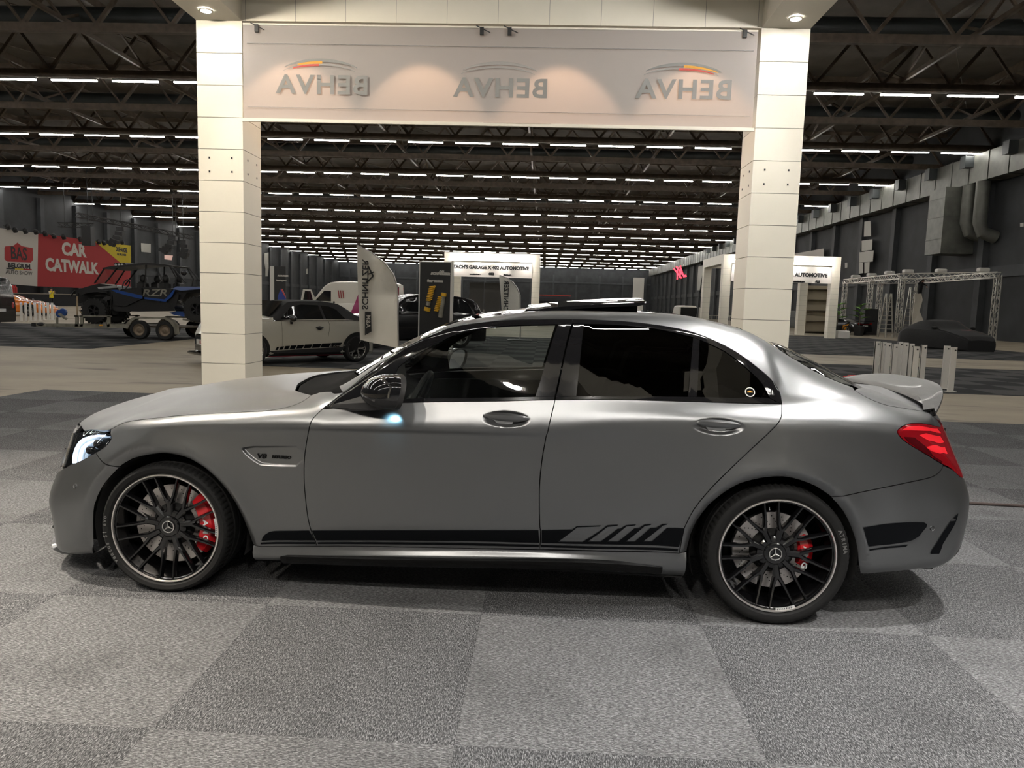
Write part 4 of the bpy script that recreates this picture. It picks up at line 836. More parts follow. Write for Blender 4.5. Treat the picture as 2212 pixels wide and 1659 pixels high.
for g_ in (0, 1):
    f_ = mirrored if g_ else (lambda q: q)
    h = part('taillight', mesh_vn('taillight', *f_(panel_geo(tp, res=.02, off=.001, gap=.0015, depth=.014)), M_red), label='glossy red taillight')
    for pts, m in (([(1946,930),(1960,922),(1985,920),(2024,926),(2032,936),(2010,931),(1975,930)], M_red2), ([(1985,940),(2000,936),(2030,942),(2038,955),(2030,958),(2005,952)], M_red2), ([(2000,966),(2015,962),(2040,966),(2046,980),(2030,980),(2012,975)], M_red2), ([(1952,944),(1975,945),(2000,965),(2015,985),(2036,998),(2030,999),(1998,978),(1962,955)], M_red3)):
        part('lamp_element', mesh_vn('lamp_element', *f_(panel_geo(P2(*pts), res=.02, off=.002, gap=0, depth=0)), m), h)
# ------------------------------------------------------------------ sedan: mirrors, handles, spoiler, sunroof, badges
def mirror(sg):
    m_ = empty('wing_mirror', (0,0,0), parent=CARO, label='gloss black wing mirror')
    b = MB(); n = 22; V = []; S = []
    xs = [car(p,845,1.0)[0] for p in (775,780,790,803,820,836,849)]; sc = [.10,.36,.62,.82,.96,1.,.985]
    zc = [car(800,y,1.0)[1] for y in (850,848,846,845,844.5,844.5,845)]
    for x, s, z in zip(xs, sc, zc):
        for k in range(n):
            t = 2*math.pi*k/n; cw, sz = math.cos(t), math.sin(t); cw = math.copysign(abs(cw)**.75, cw); sz = math.copysign(abs(sz)**.8, sz)
            V.append((x+.016*sz*s+.05*cw*s, -sg*(.985+.112*cw*s-.02*(1-s)), z+.078*sz*s*(1. if sz > 0 else .98)))
    L = len(xs); f = [(i*n+k, (i+1)*n+k, (i+1)*n+(k+1)%n, i*n+(k+1)%n) for i in range(L-1) for k in range(n)]+[tuple(range(n))]
    up = [q for q in f if sum(V[i][2] for i in q)/len(q) > zc[3]-.028]; lo = [q for q in f if q not in up]
    fixn(MB().add(V, up).build('mirror_cap', M_gloss, m_, smooth=1)); fixn(MB().add(V, lo).build('mirror_housing', M_blk, m_, smooth=1))
    R = [V[(L-1)*n+k] for k in range(n)]; c = Vector((sum(p[0] for p in R)/n, sum(p[1] for p in R)/n, sum(p[2] for p in R)/n))
    rim = []
    for s, dx in ((1.0,0),(1.03,.004),(1.03,.022),(.95,.024),(.93,.012)): rim += [tuple(c+(Vector(p)-c)*s+Vector((dx,0,0))) for p in R]
    MB().add(rim, [(i*n+k,(i+1)*n+k,(i+1)*n+(k+1)%n,i*n+(k+1)%n) for i in range(4) for k in range(n)]).build('mirror_rim', M_blk, m_, smooth=1)
    MB().add([tuple(c+(Vector(p)-c)*.94+Vector((.012,0,0))) for p in R], [tuple(range(n))]).build('mirror_glass', M_chr, m_)
    # foot on the door
    a, z0 = car(712,879,.87); b_, z1 = car(800,868,.90); c_, z2 = car(812,880,.95)
    V = [(a,-sg*.872,z0-.004),(a+.02,-sg*.874,z0+.014),(b_-.02,-sg*.872,z1+.03),(b_+.06,-sg*.874,z1+.012),(b_+.05,-sg*.878,z1-.025),(a+.1,-sg*.878,z0-.012)]
    W_ = [(a+.05,-sg*.885,z0),(a+.07,-sg*.89,z0+.02),(b_-.0,-sg*.92,z1+.02),(b_+.07,-sg*.925,z1+.0),(b_+.06,-sg*.925,z1-.03),(a+.13,-sg*.90,z0-.012)]
    X_ = [(c_-.06,-sg*.95,z2-.012),(c_-.05,-sg*.95,z2+.02),(c_+.0,-sg*.97,z2+.03),(c_+.06,-sg*.97,z2+.02),(c_+.05,-sg*.97,z2-.006),(c_-.0,-sg*.96,z2-.012)]
    fixn(MB().add(V+W_+X_, [(i+6*j,(i+1)%6+6*j,(i+1)%6+6+6*j,i+6+6*j) for j in range(2) for i in range(6)]+[tuple(range(6)),tuple(range(12,18))]).build('mirror_foot', M_blk, m_, smooth=1))
    return m_
mir = mirror(1); mirror(-1)
px_, pz_ = car(838,886,.965)
L = bpy.data.lights.new('puddle_lamp','SPOT'); L.energy = .4; L.color = (.35,.75,1); L.spot_size = math.radians(75); L.spot_blend = .9; L.shadow_soft_size = .006
o = bpy.data.objects.new('puddle_lamp', L); link(o, CARO); o.location = (px_, -.955, pz_); o.rotation_euler = Vector((0,.62,-.75)).to_track_quat('-Z','Y').to_euler()
def handle(cx, cz, a, door, sg):
    w0 = .893; b = MB(); n = 14; V = []
    for i in range(n+1):
        s = 2*i/n-1; x = cx+s*a*.98; h = .0155*(1-abs(s)**2.4)+.004; bul = .024*(1-abs(s)**2.2)
        for (dz, dy) in ((h,.3),(h*.55,1.),(-h*.1,1.06),(-h*.75,.8),(-h,.35)): V.append((x, -sg*(w0-.004+bul*dy), cz+.010+dz-.004*s))
        V.append((x, -sg*(w0-.014), cz+.004))
    f = [(6*i+j, 6*(i+1)+j, 6*(i+1)+(j+1)%6, 6*i+(j+1)%6) for i in range(n) for j in range(6)]
    h = fixn(b.add(V, f).build('door_handle', M_paint, door)); h.data.shade_smooth(); h.data.set_sharp_from_angle(angle=.7)
    MB().add([(cx-.045,-sg*(w0-.002),cz-.016),(cx+.03,-sg*(w0-.002),cz-.018),(cx+.035,-sg*(w0+.004),cz-.004),(cx-.055,-sg*(w0+.004),cz-.004),(cx-.04,-sg*(w0-.012),cz-.022),(cx+.028,-sg*(w0-.012),cz-.024)], [(0,1,2,3),(4,5,1,0)]).build('grip_reflection', mat('reflection_silver', (.6,.6,.6), .3, .8), h)  # silver plate imitates the bright reflection low in the handle recess
for (cx, cz, a, b_), dn, df in ((DISH[0], fdoor, fdoor2), (DISH[1], rdoor, rdoor2)): handle(cx, cz, a, dn, 1); handle(cx, cz, a, df, -1)
def carbon_mat():
    m = mat('carbon_lip', (.05,.05,.05), .38, 0., coat=.1, spec=.35); nt = m.node_tree; b = nt.nodes['Principled BSDF']; tc = nt.nodes.new('ShaderNodeTexCoord'); mp = nt.nodes.new('ShaderNodeMapping'); mp.inputs['Rotation'].default_value = (0,0,.785)
    ck = nt.nodes.new('ShaderNodeTexChecker'); ck.inputs['Scale'].default_value = 260; ck.inputs['Color1'].default_value = (.07,.069,.067,1); ck.inputs['Color2'].default_value = (.03,.03,.03,1)
    nt.links.new(tc.outputs['Object'], mp.inputs['Vector']); nt.links.new(mp.outputs['Vector'], ck.inputs['Vector']); nt.links.new(ck.outputs['Color'], b.inputs['Base Color']); return m
M_carb = carbon_mat()
b = MB(); n = 40; V = []
for i in range(n+1):
    s = 2*i/n-1; a = abs(s); w = .672*s; tx, tz = 2.40-.22*a**2.4, 1.092-.098*a**3.4; lx, lz = 2.205-.045*a**2, 1.036-.036*a**2.4
    mx, mz = lx+(tx-lx)*.5, lz+(tz-lz)*.36+.004
    for p in ((lx,lz-.004),(lx+.01,lz+.004),(mx-.05,mz-.006),(mx,mz+.004),(tx-.03,tz-.006),(tx,tz),(tx+.002,tz-.012),(tx-.02,tz-.030),(tx-.06,min(lz,tz)-.035),(lx+.02,lz-.03)): V.append((p[0], -w, p[1]))
f = [(10*i+j, 10*(i+1)+j, 10*(i+1)+(j+1)%10, 10*i+(j+1)%10) for i in range(n) for j in range(10)]+[tuple(range(10)), tuple(10*n+j for j in range(10))]
o = fixn(b.add(V, f).build('spoiler', M_carb, CARO, label='carbon fibre lip spoiler on the trunk')); o.data.shade_smooth(); o.data.set_sharp_from_angle(angle=.7)
# tilted glass sunroof panel
b = MB(); nu, nw = 14, 12; V = []
for q in (0, 1):
    for i in range(nu+1):
        for j in range(nw+1):
            s, w = i/nu, (2*j/nw-1)*.50; x = .24+s*.60; zr = 1.4285-.03*(w/.5)**2-.085*(x-.58)**2; V.append((x, w, zr+.012+.052*s-q*(.016-.008*(s > .96))))
K = (nu+1)*(nw+1); f = [(i*(nw+1)+j,(i+1)*(nw+1)+j,(i+1)*(nw+1)+j+1,i*(nw+1)+j+1) for i in range(nu) for j in range(nw)]; f += [tuple(K+k for k in q[::-1]) for q in f]
bd = [i*(nw+1) for i in range(nu+1)]+[nu*(nw+1)+j for j in range(1,nw+1)]+[i*(nw+1)+nw for i in range(nu-1,-1,-1)]+[j for j in range(nw-1,0,-1)]
f += [(bd[k],bd[(k+1)%len(bd)],K+bd[(k+1)%len(bd)],K+bd[k]) for k in range(len(bd))]
o = fixn(b.add(V, f).build('sunroof', M_gloss, CARO, label='black glass sunroof panel tilted up')); o.data.shade_smooth(); o.data.set_sharp_from_angle(angle=.6)
MB().box((.40,-.44,1.40),(.80,.44,1.452)).build('sunroof_dark_gap', M_dark, CARO)  # dark block drawn in for the shaded gap under the tilted panel
def on_body(px, py, off=.001):
    q = P2((px,py))[0]; X, N = surfn(np.array([q[0]]), np.array([q[1]]), off); return Vector(X[0]), Vector(N[0])
for s, px, py, sz, sx in (('V8',563,986.5,.030,1.35), ('BITURBO',607,988,.0185,1.2)):
    p, N = on_body(px, py, .003); t = text_mb(s, sz, .0022, .0010, sx=sx, shear=.18); put(t, frame(p, (1,0,0), Vector((0,0,1)))); 
    for _v in (0,): pass
    t.build('fender_badge', mat('badge_black', (.003,.003,.003), .4, spec=.15), fender, label='black %s lettering' % s)
for px, py, pr in ((163,1050,bumperF),(2013,1141,bumperR)):
    p, N = on_body(px, py, .002); Mx = N.to_track_quat('Z','Y').to_matrix().to_4x4(); Mx.translation = p
    MB().lathe([(0,.001),(.0085,.001),(.0095,-.001),(.011,.0018),(.0115,-.003)], 18, M=Mx).build('parking_sensor', M_paint, pr, smooth=.5)
# round sticker on the quarter glass (the square code next to it is left out)
p, N = on_body(1620, 847, .0005); Mx = N.to_track_quat('Z','Y').to_matrix().to_4x4(); Mx.translation = p
st = MB().lathe([(0,0),(.023,0)], 28, M=Mx).build('sticker', mat('sticker_white', (.75,.74,.7), .5), qg, label='round sticker with dark centre and gold mark')
MB().lathe([(0,.0006),(.0185,.0006)], 28, M=Mx).build('sticker_centre', M_decal, st); MB().box((-.013,-.002,.001),(.013,.0015,.0012),Mx).box((-.006,.002,.001),(.006,.006,.0012),Mx).build('sticker_mark', M_bgold, st)
# ------------------------------------------------------------------ sedan: cabin
M_seat = mat('black_leather', (.012,.012,.012), .5, bump=(120,.1)); M_trimi = mat('cabin_trim', (.02,.02,.021), .45)
def seat(x, y, sc=1.):
    s = empty('seat', (x,y,.28), parent=CARO)
    MB().bevbox((-.25,-.25,0),(.27,.25,.22),.05).build('cushion', M_seat, s, smooth=.5)
    o = MB().bevbox((-.07,-.24,0),(.07,.24,.62),.05).build('backrest', M_seat, s, smooth=.5, loc=(.28,0,.16), rot=(0,.33,0))
    MB().bevbox((-.05,-.13,.64),(.05,.13,.83),.04).build('headrest', M_seat, s, smooth=.5, loc=(.28,0,.16), rot=(0,.30,0))
seat(.30,-.37); seat(.30,.37)
s = empty('seat', (.98,0,.30), parent=CARO); MB().bevbox((-.25,-.62,0),(.25,.62,.2),.05).build('cushion', M_seat, s, smooth=.5); MB().bevbox((-.07,-.62,0),(.07,.62,.58),.05).build('backrest', M_seat, s, smooth=.5, loc=(.27,0,.12), rot=(0,.4,0))
MB().prism([(-.90,.62),(-.50,.60),(-.42,.72),(-.46,.88),(-.60,.945),(-.80,.94),(-.90,.90)], lambda x,z: (x,-.70,z), lambda x,z: (x,.70,z)).build('dashboard', M_trimi, CARO)
MB().prism([(-.55,.93),(-.53,1.06),(-.50,1.06),(-.48,.93)], lambda x,z: (x,-.10,z), lambda x,z: (x,.14,z)).prism([(-.66,.95),(-.48,.93),(-.50,1.0),(-.62,1.02)], lambda x,z: (x,-.55,z), lambda x,z: (x,-.22,z)).build('instrument_binnacle', M_trimi, CARO)
Mx = Matrix.Translation((-.335,-.37,.885)) @ Matrix.Rotation(math.radians(-66),4,'Y')
MB().tube([tuple(Mx @ Vector((.185*math.cos(t),.185*math.sin(t),0))) for t in [2*math.pi*i/32 for i in range(32)]], .017, 10, closed=True).build('steering_wheel', M_seat, CARO, smooth=1)
MB().box((-.18,-.02,-.02),(.02,.02,.01),Mx).box((-.02,-.18,-.02),(.02,.18,.01),Mx).sph((-.345,-.37,.88),(.04,.08,.07)).build('steering_hub', M_trimi, CARO, smooth=.5)
for sg in (1,-1):
    MB().prism([(-.75,.55),(.42,.55),(.42,.93),(-.60,.905),(-.75,.86)], lambda x,z: (x,sg*.80,z), lambda x,z: (x,sg*.76,z)).build('door_lining', M_trimi, CARO)
    MB().box((-.2,sg*.755-.02,.70),(.35,sg*.755+.02,.74)).build('armrest', M_seat, CARO)
MB().prism([(.07,1.33),(.13,1.36),(.12,1.30)], lambda x,z: (x-.28,-.10,z-.02), lambda x,z: (x-.28,.12,z-.02)).build('rear_view_mirror', M_gloss, CARO)
# ------------------------------------------------------------------ background vehicles: generic lofted car
def interp(tab, x):
    xs = [t[0] for t in tab]; return float(np.interp(x, xs, [t[1] for t in tab]))
M_rub = mat('background_tyre', (.014,.014,.014), .8); M_alloy = mat('alloy_wheel', (.45,.44,.42), .3, .9); M_gdark = mat('dark_car_glass', (.008,.009,.010), .05, coat=1.); M_arch = mat('arch_black', (.006,.006,.006), .9)
M_plate = mat('number_plate', (.75,.75,.72), .5); M_hlamp = mat('lamp_clear', (.6,.62,.62), .1, .3, coat=1.); M_tlamp = mat('lamp_red_small', (.35,.01,.01), .2, coat=1.)
class Loft:
    """car body from top line, belt line and plan half width; x runs to the rear, near side y = -w"""
    def __init__(s, x0, x1, top, belt, plan, z0, roofw=.72, nst=40, lower=None):
        s.x0, s.x1, s.top, s.belt, s.plan, s.z0, s.roofw = x0, x1, top, belt, plan, z0, roofw; s.n = nst; s.lower = lower
    def section(s, x):
        W, T, B = interp(s.plan, x), interp(s.top, x), interp(s.belt, x); Z = s.z0 if s.lower is None else interp(s.lower, x); B = min(B, T-.03); g = max(0., min(1., (T-B-.06)/.25)); r = s.roofw
        hi = W*(.93*(1-g)+r*1.09*g)
        return [(W*.90,Z),(W*.98,Z+.07),(W,Z+(B-Z)*.45),(W*.995,Z+(B-Z)*.72),(W*.955,B-.01),(W*.93*(1-g)+W*.92*g,B+.02*g),(hi,T-(.10*g+.012)),(W*r,T-.028),(W*r*.55,T-.006),(0,T)]
    def half(s, x, z):
        p = s.section(x)
        for a, b in zip(p, p[1:]):
            if a[1] <= z <= b[1] and b[1] > a[1]: t = (z-a[1])/(b[1]-a[1]); return a[0]+(b[0]-a[0])*t
        return p[0][0] if z < p[0][1] else p[-2][0]
    def body(s, name, m, parent, cond=None):
        V, f = [], []; n = s.n; K = 10
        for i in range(n+1):
            c = .5-.5*math.cos(math.pi*i/n); x = s.x0+(s.x1-s.x0)*(.5*c+.5*i/n); p = s.section(x); V += [(x,-w,z) for w, z in p]+[(x,w,z) for w, z in p[-2::-1]]
        R = 2*K-1
        for i in range(n):
            for j in range(R-1): f.append((i*R+j,(i+1)*R+j,(i+1)*R+j+1,i*R+j+1))
            f.append((i*R+R-1,(i+1)*R+R-1,(i+1)*R,i*R))
        f += [tuple(range(R)), tuple(n*R+j for j in range(R-1,-1,-1))]
        if cond: f = [q for q in f if cond(np.mean([V[i] for i in q], axis=0))]
        o = MB().add(V, f).build(name, m, parent); 
        if not cond: fixn(o)
        o.data.shade_smooth(); o.data.set_sharp_from_angle(angle=.55); return o
    def flank(s, name, poly, m, parent, eps=.006, both=True, res=.12):
        P = []
        for i in range(len(poly)):
            a, b = poly[i], poly[(i+1) % len(poly)]; n = max(1, int(math.hypot(a[0]-b[0], a[1]-b[1])/res))
            for k in range(n): P.append((a[0]+(b[0]-a[0])*k/n, a[1]+(b[1]-a[1])*k/n))
        nb = len(P); A = np.array(P); xs = np.arange(A[:,0].min(), A[:,0].max(), res); zs = np.arange(A[:,1].min(), A[:,1].max(), res*.6); G = np.array([(x,z) for x in xs for z in zs])
        if len(G): sd = sdpoly(G[:,0], G[:,1], A); P += [tuple(q) for q in G[sd > res*.2]]
        vo, _, fo, _, _, _ = delaunay_2d_cdt([Vector(p) for p in P], [], [list(range(nb))], 1, 1e-6)
        out = []
        for sg in ((1,-1) if both else (1,)):
            V = [(p.x, -sg*(s.half(p.x, p.y)+eps), p.y) for p in vo]; out.append(MB().add(V, [tuple(q) for q in fo]).build(name, m, parent, smooth=1))
        return out[0]
def simple_wheel(parent, x, y, r, wd, rim, style=5, m_rim=None, sg=1, name='wheel', knobs=0):
    w = empty(name, (x,y,r), 0 if sg > 0 else math.pi, parent=parent)
    b = MB().lathe([(rim,.01),(rim+.01,-.004),(r-.025,-.008),(r-.006,.012),(r,.04),(r,wd-.04),(r-.02,wd),(rim,wd)], 32, M=LY)
    if knobs:
        for k in range(knobs):
            for d0, off in ((-.012,0),(.07,.5),(.15,0),(wd-.05,.5)):
                t = 2*math.pi*(k+off)/knobs; Mx = Matrix.Rotation(-t,4,'Y') @ Matrix.Translation((r,d0+.02,0)); b.box((-.03,-.02,-.028),(.018,.03,.028),Mx)
    b.build('tyre', M_rub, w, smooth=.5)
    MB().lathe([(rim+.002,.012),(rim-.008,.004),(rim-.018,.012),(rim-.03,.06),(rim-.03,wd-.03),(0,wd-.03)], 32, M=LY).build('rim', m_rim or M_alloy, w, smooth=.5)
    b = MB(); mr = m_rim or M_alloy
    if style > 0:
        for k in range(style):
            t = 2*math.pi*k/style
            b.bar((.03*math.cos(t),.02,.03*math.sin(t)),(rim*.55*math.cos(t),.016,rim*.55*math.sin(t)),.035,.02,up=(0,1,0))
            for q in (.2,-.2): b.bar((rim*.55*math.cos(t),.016,rim*.55*math.sin(t)),((rim-.01)*math.cos(t+q),.012,(rim-.01)*math.sin(t+q)),.024,.02,up=(0,1,0))
        b.lathe([(0,.008),(.035,.01),(.04,.03)],14,M=LY)
    else:
        b.lathe([(0,.03),(.04,.025),(.06,.04),(rim*.6,.05),(rim*.85,.03),(rim-.02,.045)],24,M=LY)
    b.build('spoke_disc', mr, w, smooth=.5); return w
def arches(L, parent, xs, r, zc):
    for x in xs: L.flank('wheel_arch', [(x+(r+.05)*math.cos(t), max(L.z0+.002, zc+(r+.05)*math.sin(t))) for t in [2*math.pi*k/28 for k in range(28)]], M_arch, parent, .004)
# ------------------------------------------------------------------ silver two-door convertible
M_silv = mat('silver_paint', (.55,.53,.46), .25, .3, coat=.6); M_soft = mat('soft_top', (.012,.012,.013), .85, bump=(90,.2)); M_pink = mat('red_pinstripe', (.5,.02,.05), .4)
mini = empty('convertible', (-5.80,16.41,.007), math.radians(46), label='silver two-door convertible with black soft top and black side stripes', cat='car')
top = [(-1.93,.62),(-1.80,.80),(-1.55,.90),(-1.0,.975),(-.82,1.0),(-.35,1.37),(-.1,1.40),(.5,1.405),(.9,1.36),(1.25,1.17),(1.52,.97),(1.72,.95),(1.84,.88)]
belt = [(-1.93,.60),(-1.7,.78),(-1.2,.88),(-.8,.93),(0,.955),(1.0,.965),(1.6,.93),(1.84,.85)]
plan = [(-1.93,.55),(-1.85,.68),(-1.6,.80),(-1.2,.85),(-.6,.845),(.6,.845),(1.25,.86),(1.6,.80),(1.78,.70),(1.84,.58)]
ML = Loft(-1.93,1.84,top,belt,plan,.17,.68,46)
isroof = lambda c: c[2] > interp(belt,c[0])+.03 and -.78 < c[0] < 1.5
ML.body('body', M_silv, mini, lambda c: not isroof(c)); ML.body('soft_top', M_soft, mini, isroof)
arches(ML, mini, (-1.2475,1.2475), .33, .315)
for x in (-1.2475,1.2475):
    for sg in (1,-1): simple_wheel(mini, x, -sg*.855, .314, .205, .235, 5, mat('bicolour_alloy', (.5,.49,.47), .25, .8), sg)
ML.flank('door_window', [(-.60,.975),(.42,.985),(.36,1.29),(-.05,1.30),(-.30,1.24)], M_gdark, mini, .008)
ML.flank('rear_window', [(.48,.985),(.98,.985),(.80,1.20),(.62,1.275),(.42,1.29)], M_gdark, mini, .008)
ML.flank('belt_chrome', [(-.78,.935),(1.5,.958),(1.5,.972),(-.78,.950)], M_chr, mini, .01)
ML.flank('sill_cladding', [(-.88,.175),(.90,.175),(.92,.36),(-.88,.30)], M_blk, mini, .008)
ML.flank('door_seam', [(-.60,.32),(-.594,.32),(-.594,.93),(-.60,.93)], M_arch, mini, .006); ML.flank('door_seam', [(.50,.60),(.507,.60),(.55,.86),(.52,.95),(.512,.95),(.543,.86)], M_arch, mini, .006)
x = -.76
for k in range(9):
    w_ = .075+.022*k; ML.flank('side_stripe', [(x,.315+.006*k),(x+w_-.02,.315+.006*k+.002),(x+w_+.015+.004*k,.375+.009*k+.012),(x+.035,.375+.009*k+.008)], M_decal, mini, .011); x += w_+.012
t = text_mb('AC SCHNITZER', .05, .001, 0, sx=1.2, shear=.2); put(t, frame((.72,-.868,.39),(1,0,0),(0,0,1))); t.build('side_lettering', M_alloy, mini)
ML.flank('red_line', [(-.9,.172),(.9,.172),(.9,.186),(-.9,.186)], M_pink, mini, .02)
MB().sph((.28,-.865,.80),(.10,.018,.022),14,8).sph((.28,-.862,.79),(.06,.012,.045),14,8).build('door_handle', M_blk, mini, smooth=1)
for sg in (1,-1):
    m_ = empty('wing_mirror', (-.42,-sg*.98,1.0), parent=mini); MB().sph((0,0,0),(.085,.11,.075),16,10).build('mirror_cap', M_gloss, m_, smooth=1); MB().bar((.02,sg*.12,-.10),(0,sg*.04,-.03),.05,.07).build('mirror_foot', M_blk, m_)
    MB().sph((-1.74,-sg*.60,.70),(.10,.13,.14),18,12).build('headlight', M_hlamp, mini, smooth=1)
    MB().sph((1.76,-sg*.62,.74),(.08,.10,.15),14,10).build('taillight', M_tlamp, mini, smooth=1)
MB().bevbox((-1.985,-.42,.22),(-1.88,.42,.62),.05).build('grille', M_gloss, mini, smooth=.5)
pl = MB().box((-2.0,-.26,.40),(-1.985,.26,.51)).build('number_plate', M_plate, mini); t = text_mb('ACS', .095, .001, .001, sx=.9); put(t, frame((-2.002,0,.455),(0,-1,0),(0,0,1))); t.build('plate_lettering', mat('plate_red', (.4,.03,.03), .5), pl)
MB().bevbox((-2.03,-.72,.17),(-1.80,.72,.235),.02).build('front_splitter', M_gloss, mini)
V = [(-.74,-.60,1.03),(-.74,.60,1.03),(-.40,.52,1.345),(-.40,-.52,1.345)]; MB().add([(x-.035,y,z+.02) for x,y,z in V],[(0,1,2,3)]).build('windshield', M_gdark, mini)
# ------------------------------------------------------------------ far cars
def far_car(kind, loc, rz, paint, label, name='car', glass=M_gdark, rimm=None, hide=()):
    K = {'sports': dict(L=4.4,W=.93,H=1.22,top=[(-2.2,.45),(-2.0,.68),(-1.2,.86),(-.75,.90),(-.1,1.19),(.35,1.22),(.9,1.12),(1.7,.93),(2.1,.86),(2.2,.60)],belt=[(-2.2,.44),(-1.2,.80),(0,.86),(1.5,.88),(2.2,.60)],wb=(-1.33,1.30),r=.34),
         'suv': dict(L=4.8,W=.95,H=1.7,top=[(-2.4,.65),(-2.3,.92),(-1.3,1.08),(-.95,1.12),(-.35,1.62),(0,1.69),(1.4,1.68),(2.0,1.58),(2.3,1.12),(2.4,.90)],belt=[(-2.4,.63),(-1.3,1.0),(0,1.06),(1.8,1.10),(2.4,.88)],wb=(-1.45,1.42),r=.37),
         'van': dict(L=5.2,W=.96,H=1.95,top=[(-2.6,.70),(-2.5,.95),(-1.9,1.12),(-1.2,1.75),(-.9,1.92),(0,1.95),(2.3,1.93),(2.5,1.86),(2.6,1.2)],belt=[(-2.6,.66),(-1.8,1.02),(0,1.08),(2.4,1.12),(2.6,1.1)],wb=(-1.6,1.55),r=.35),
         'bigvan': dict(L=5.9,W=1.0,H=2.55,top=[(-2.95,.75),(-2.85,1.0),(-2.3,1.2),(-1.5,2.2),(-1.2,2.45),(-.7,2.55),(2.6,2.55),(2.9,2.45),(2.95,1.2)],belt=[(-2.95,.72),(-2.2,1.12),(0,1.25),(2.95,1.15)],wb=(-2.0,1.6),r=.36)}[kind]
    c = empty(name, loc, rz, label=label, cat='car' if 'van' not in kind else 'van'); h = K['L']/2
    L = Loft(-h,h,K['top'],K['belt'],[(-h,K['W']*.72),(-h+.25,K['W']*.93),(-h*.55,K['W']),(h*.6,K['W']),(h-.2,K['W']*.95),(h,K['W']*.82)],.22,.78 if kind != 'bigvan' else .86,34)
    L.body('body', paint, c); arches(L, c, K['wb'], K['r'], K['r'])
    for x in K['wb']:
        for sg in (1,-1): simple_wheel(c, x, -sg*(K['W']+.004), K['r'], .22, K['r']*.68, 5, rimm, sg)
    for sg in (1,-1):
        MB().sph((-h+.14,-sg*K['W']*.66,K['top'][1][1]-.14),(.10,.13,.06),14,8).build('headlight', M_hlamp, c, smooth=1)
        MB().sph((h-.04,-sg*K['W']*.68,.86 if kind != 'bigvan' else 1.1),(.05,.13,.09 if 'van' not in kind else .22),14,8).build('taillight', M_tlamp, c, smooth=1)
        MB().sph((-.62*(h/2.2),-sg*(K['W']+.1),interp(K['belt'],-.5)+.08),(.06,.10,.07),12,8).build('wing_mirror', M_gloss, c, smooth=1)
    MB().box((h-.002,-.26,.62),(h+.012,.26,.73)).build('number_plate', M_plate, c)
    return c, L, K
c, L, K = far_car('van', (-23.05,26.6,.007), 0, mat('black_paint', (.006,.006,.007), .2, coat=.3), 'black van cut off by the left edge, towing the trailer', 'van'); L.flank('side_window', [(-1.0,1.14),(2.3,1.18),(2.25,1.70),(-.7,1.72)], M_gdark, c, .006)
MB().sph((2.58,-.80,1.22),(.06,.10,.30),14,10).build('taillight', M_tlamp, c, smooth=1)
M_org = mat('orange_paint', (.75,.20,.015), .2, coat=1.)
p = onZ(70,684); c, L, K = far_car('sports', (p.x-1.9,p.y+1.0,0), math.pi+.16, M_org, 'low orange sports car behind the white posts', 'sports_car'); L.flank('side_window', [(-.5,.90),(1.0,.92),(.6,1.08),(0,1.12)], M_gdark, c, .006); L.flank('side_intake', [(.5,.45),(1.1,.6),(1.0,.75),(.5,.6)], M_arch, c, .008)
p = onZ(806,752); c, L, K = far_car('suv', (p.x+.817,p.y+1.529,.007), .5, MATS['black_paint'], 'black sport utility car half hidden behind the feather flag', 'suv_car'); L.flank('side_window', [(-.7,1.14),(1.9,1.16),(1.6,1.55),(-.2,1.57)], M_gdark, c, .006)
MB().box((2.36,-.7,1.15),(2.40,.7,1.17)).build('rear_trim', M_chr, c); MB().box((2.41,-.62,.95),(2.43,.62,.99)).build('light_strip', M_tlamp, c)
M_vw = mat('white_van_paint', (.72,.69,.62), .3, coat=.5)
p = onZ(650,711); pv = (-11.4, 43.0, 0); c, L, K = far_car('bigvan', pv, .02, M_vw, 'tall white delivery van with slanted purple stripes', 'van')
L.flank('cab_window', [(-2.0,1.35),(-1.05,1.35),(-1.05,1.95),(-1.45,1.95)], M_gdark, c, .008); M_pur = mat('purple_vinyl', (.30,.02,.11), .4); M_pur2 = mat('dark_berry_vinyl', (.20,.012,.03), .5, noise=(9,.8))
L.flank('vinyl_stripe', [(.05,.5),(.75,.5),(1.45,2.36),(.75,2.36)], M_pur, c, .008); L.flank('vinyl_stripe', [(1.2,.5),(2.9,.5),(2.9,2.3),(2.0,2.3)], M_pur2, c, .008)
t = MB()
for k in range(3): t.bar((-.55+.13*k,-1.012,1.55),(-.6+.13*k,-1.012,2.0),.05,.01)
t.build('vinyl_mark', mat('red_vinyl', (.3,.02,.02), .5), c)
V = [(-1.95,-1.0,.5),(-1.95,-1.0,2.0),(-2.6,-1.75,2.0),(-2.6,-1.75,.5)]; b = MB().prism([(0,.5),(1.0,.5),(1.0,1.35),(.85,2.0),(.3,2.0),(0,1.5)], lambda a,z: (-1.0-.95-.55*a,-1.0-.85*a,z), lambda a,z: (-1.04-.95-.55*a,-1.0-.85*a+.03,z)); b.build('open_door', M_vw, c)
MB().prism([(.15,1.3),(.9,1.3),(.75,1.9),(.35,1.9)], lambda a,z: (-1.94-.55*a,-1.01-.85*a,z), lambda a,z: (-1.94-.55*a,-1.02-.85*a,z)).build('door_glass', M_gdark, c)
p = onY(1487,690,72); c, L, K = far_car('van', (p.x,74.6,0), math.radians(-90), M_vw, 'white van far off with its rear doors standing open', 'van')
MB().box((2.55,-.78,.55),(2.62,.78,1.75)).build('load_opening', M_arch, c)
for sg in (1,-1): MB().prism([(2.6,.5),(3.3,.5),(3.3,1.75),(2.6,1.8)], lambda x,z: (x,sg*.95,z), lambda x,z: (x,sg*.99,z)).build('rear_door', M_vw, c)
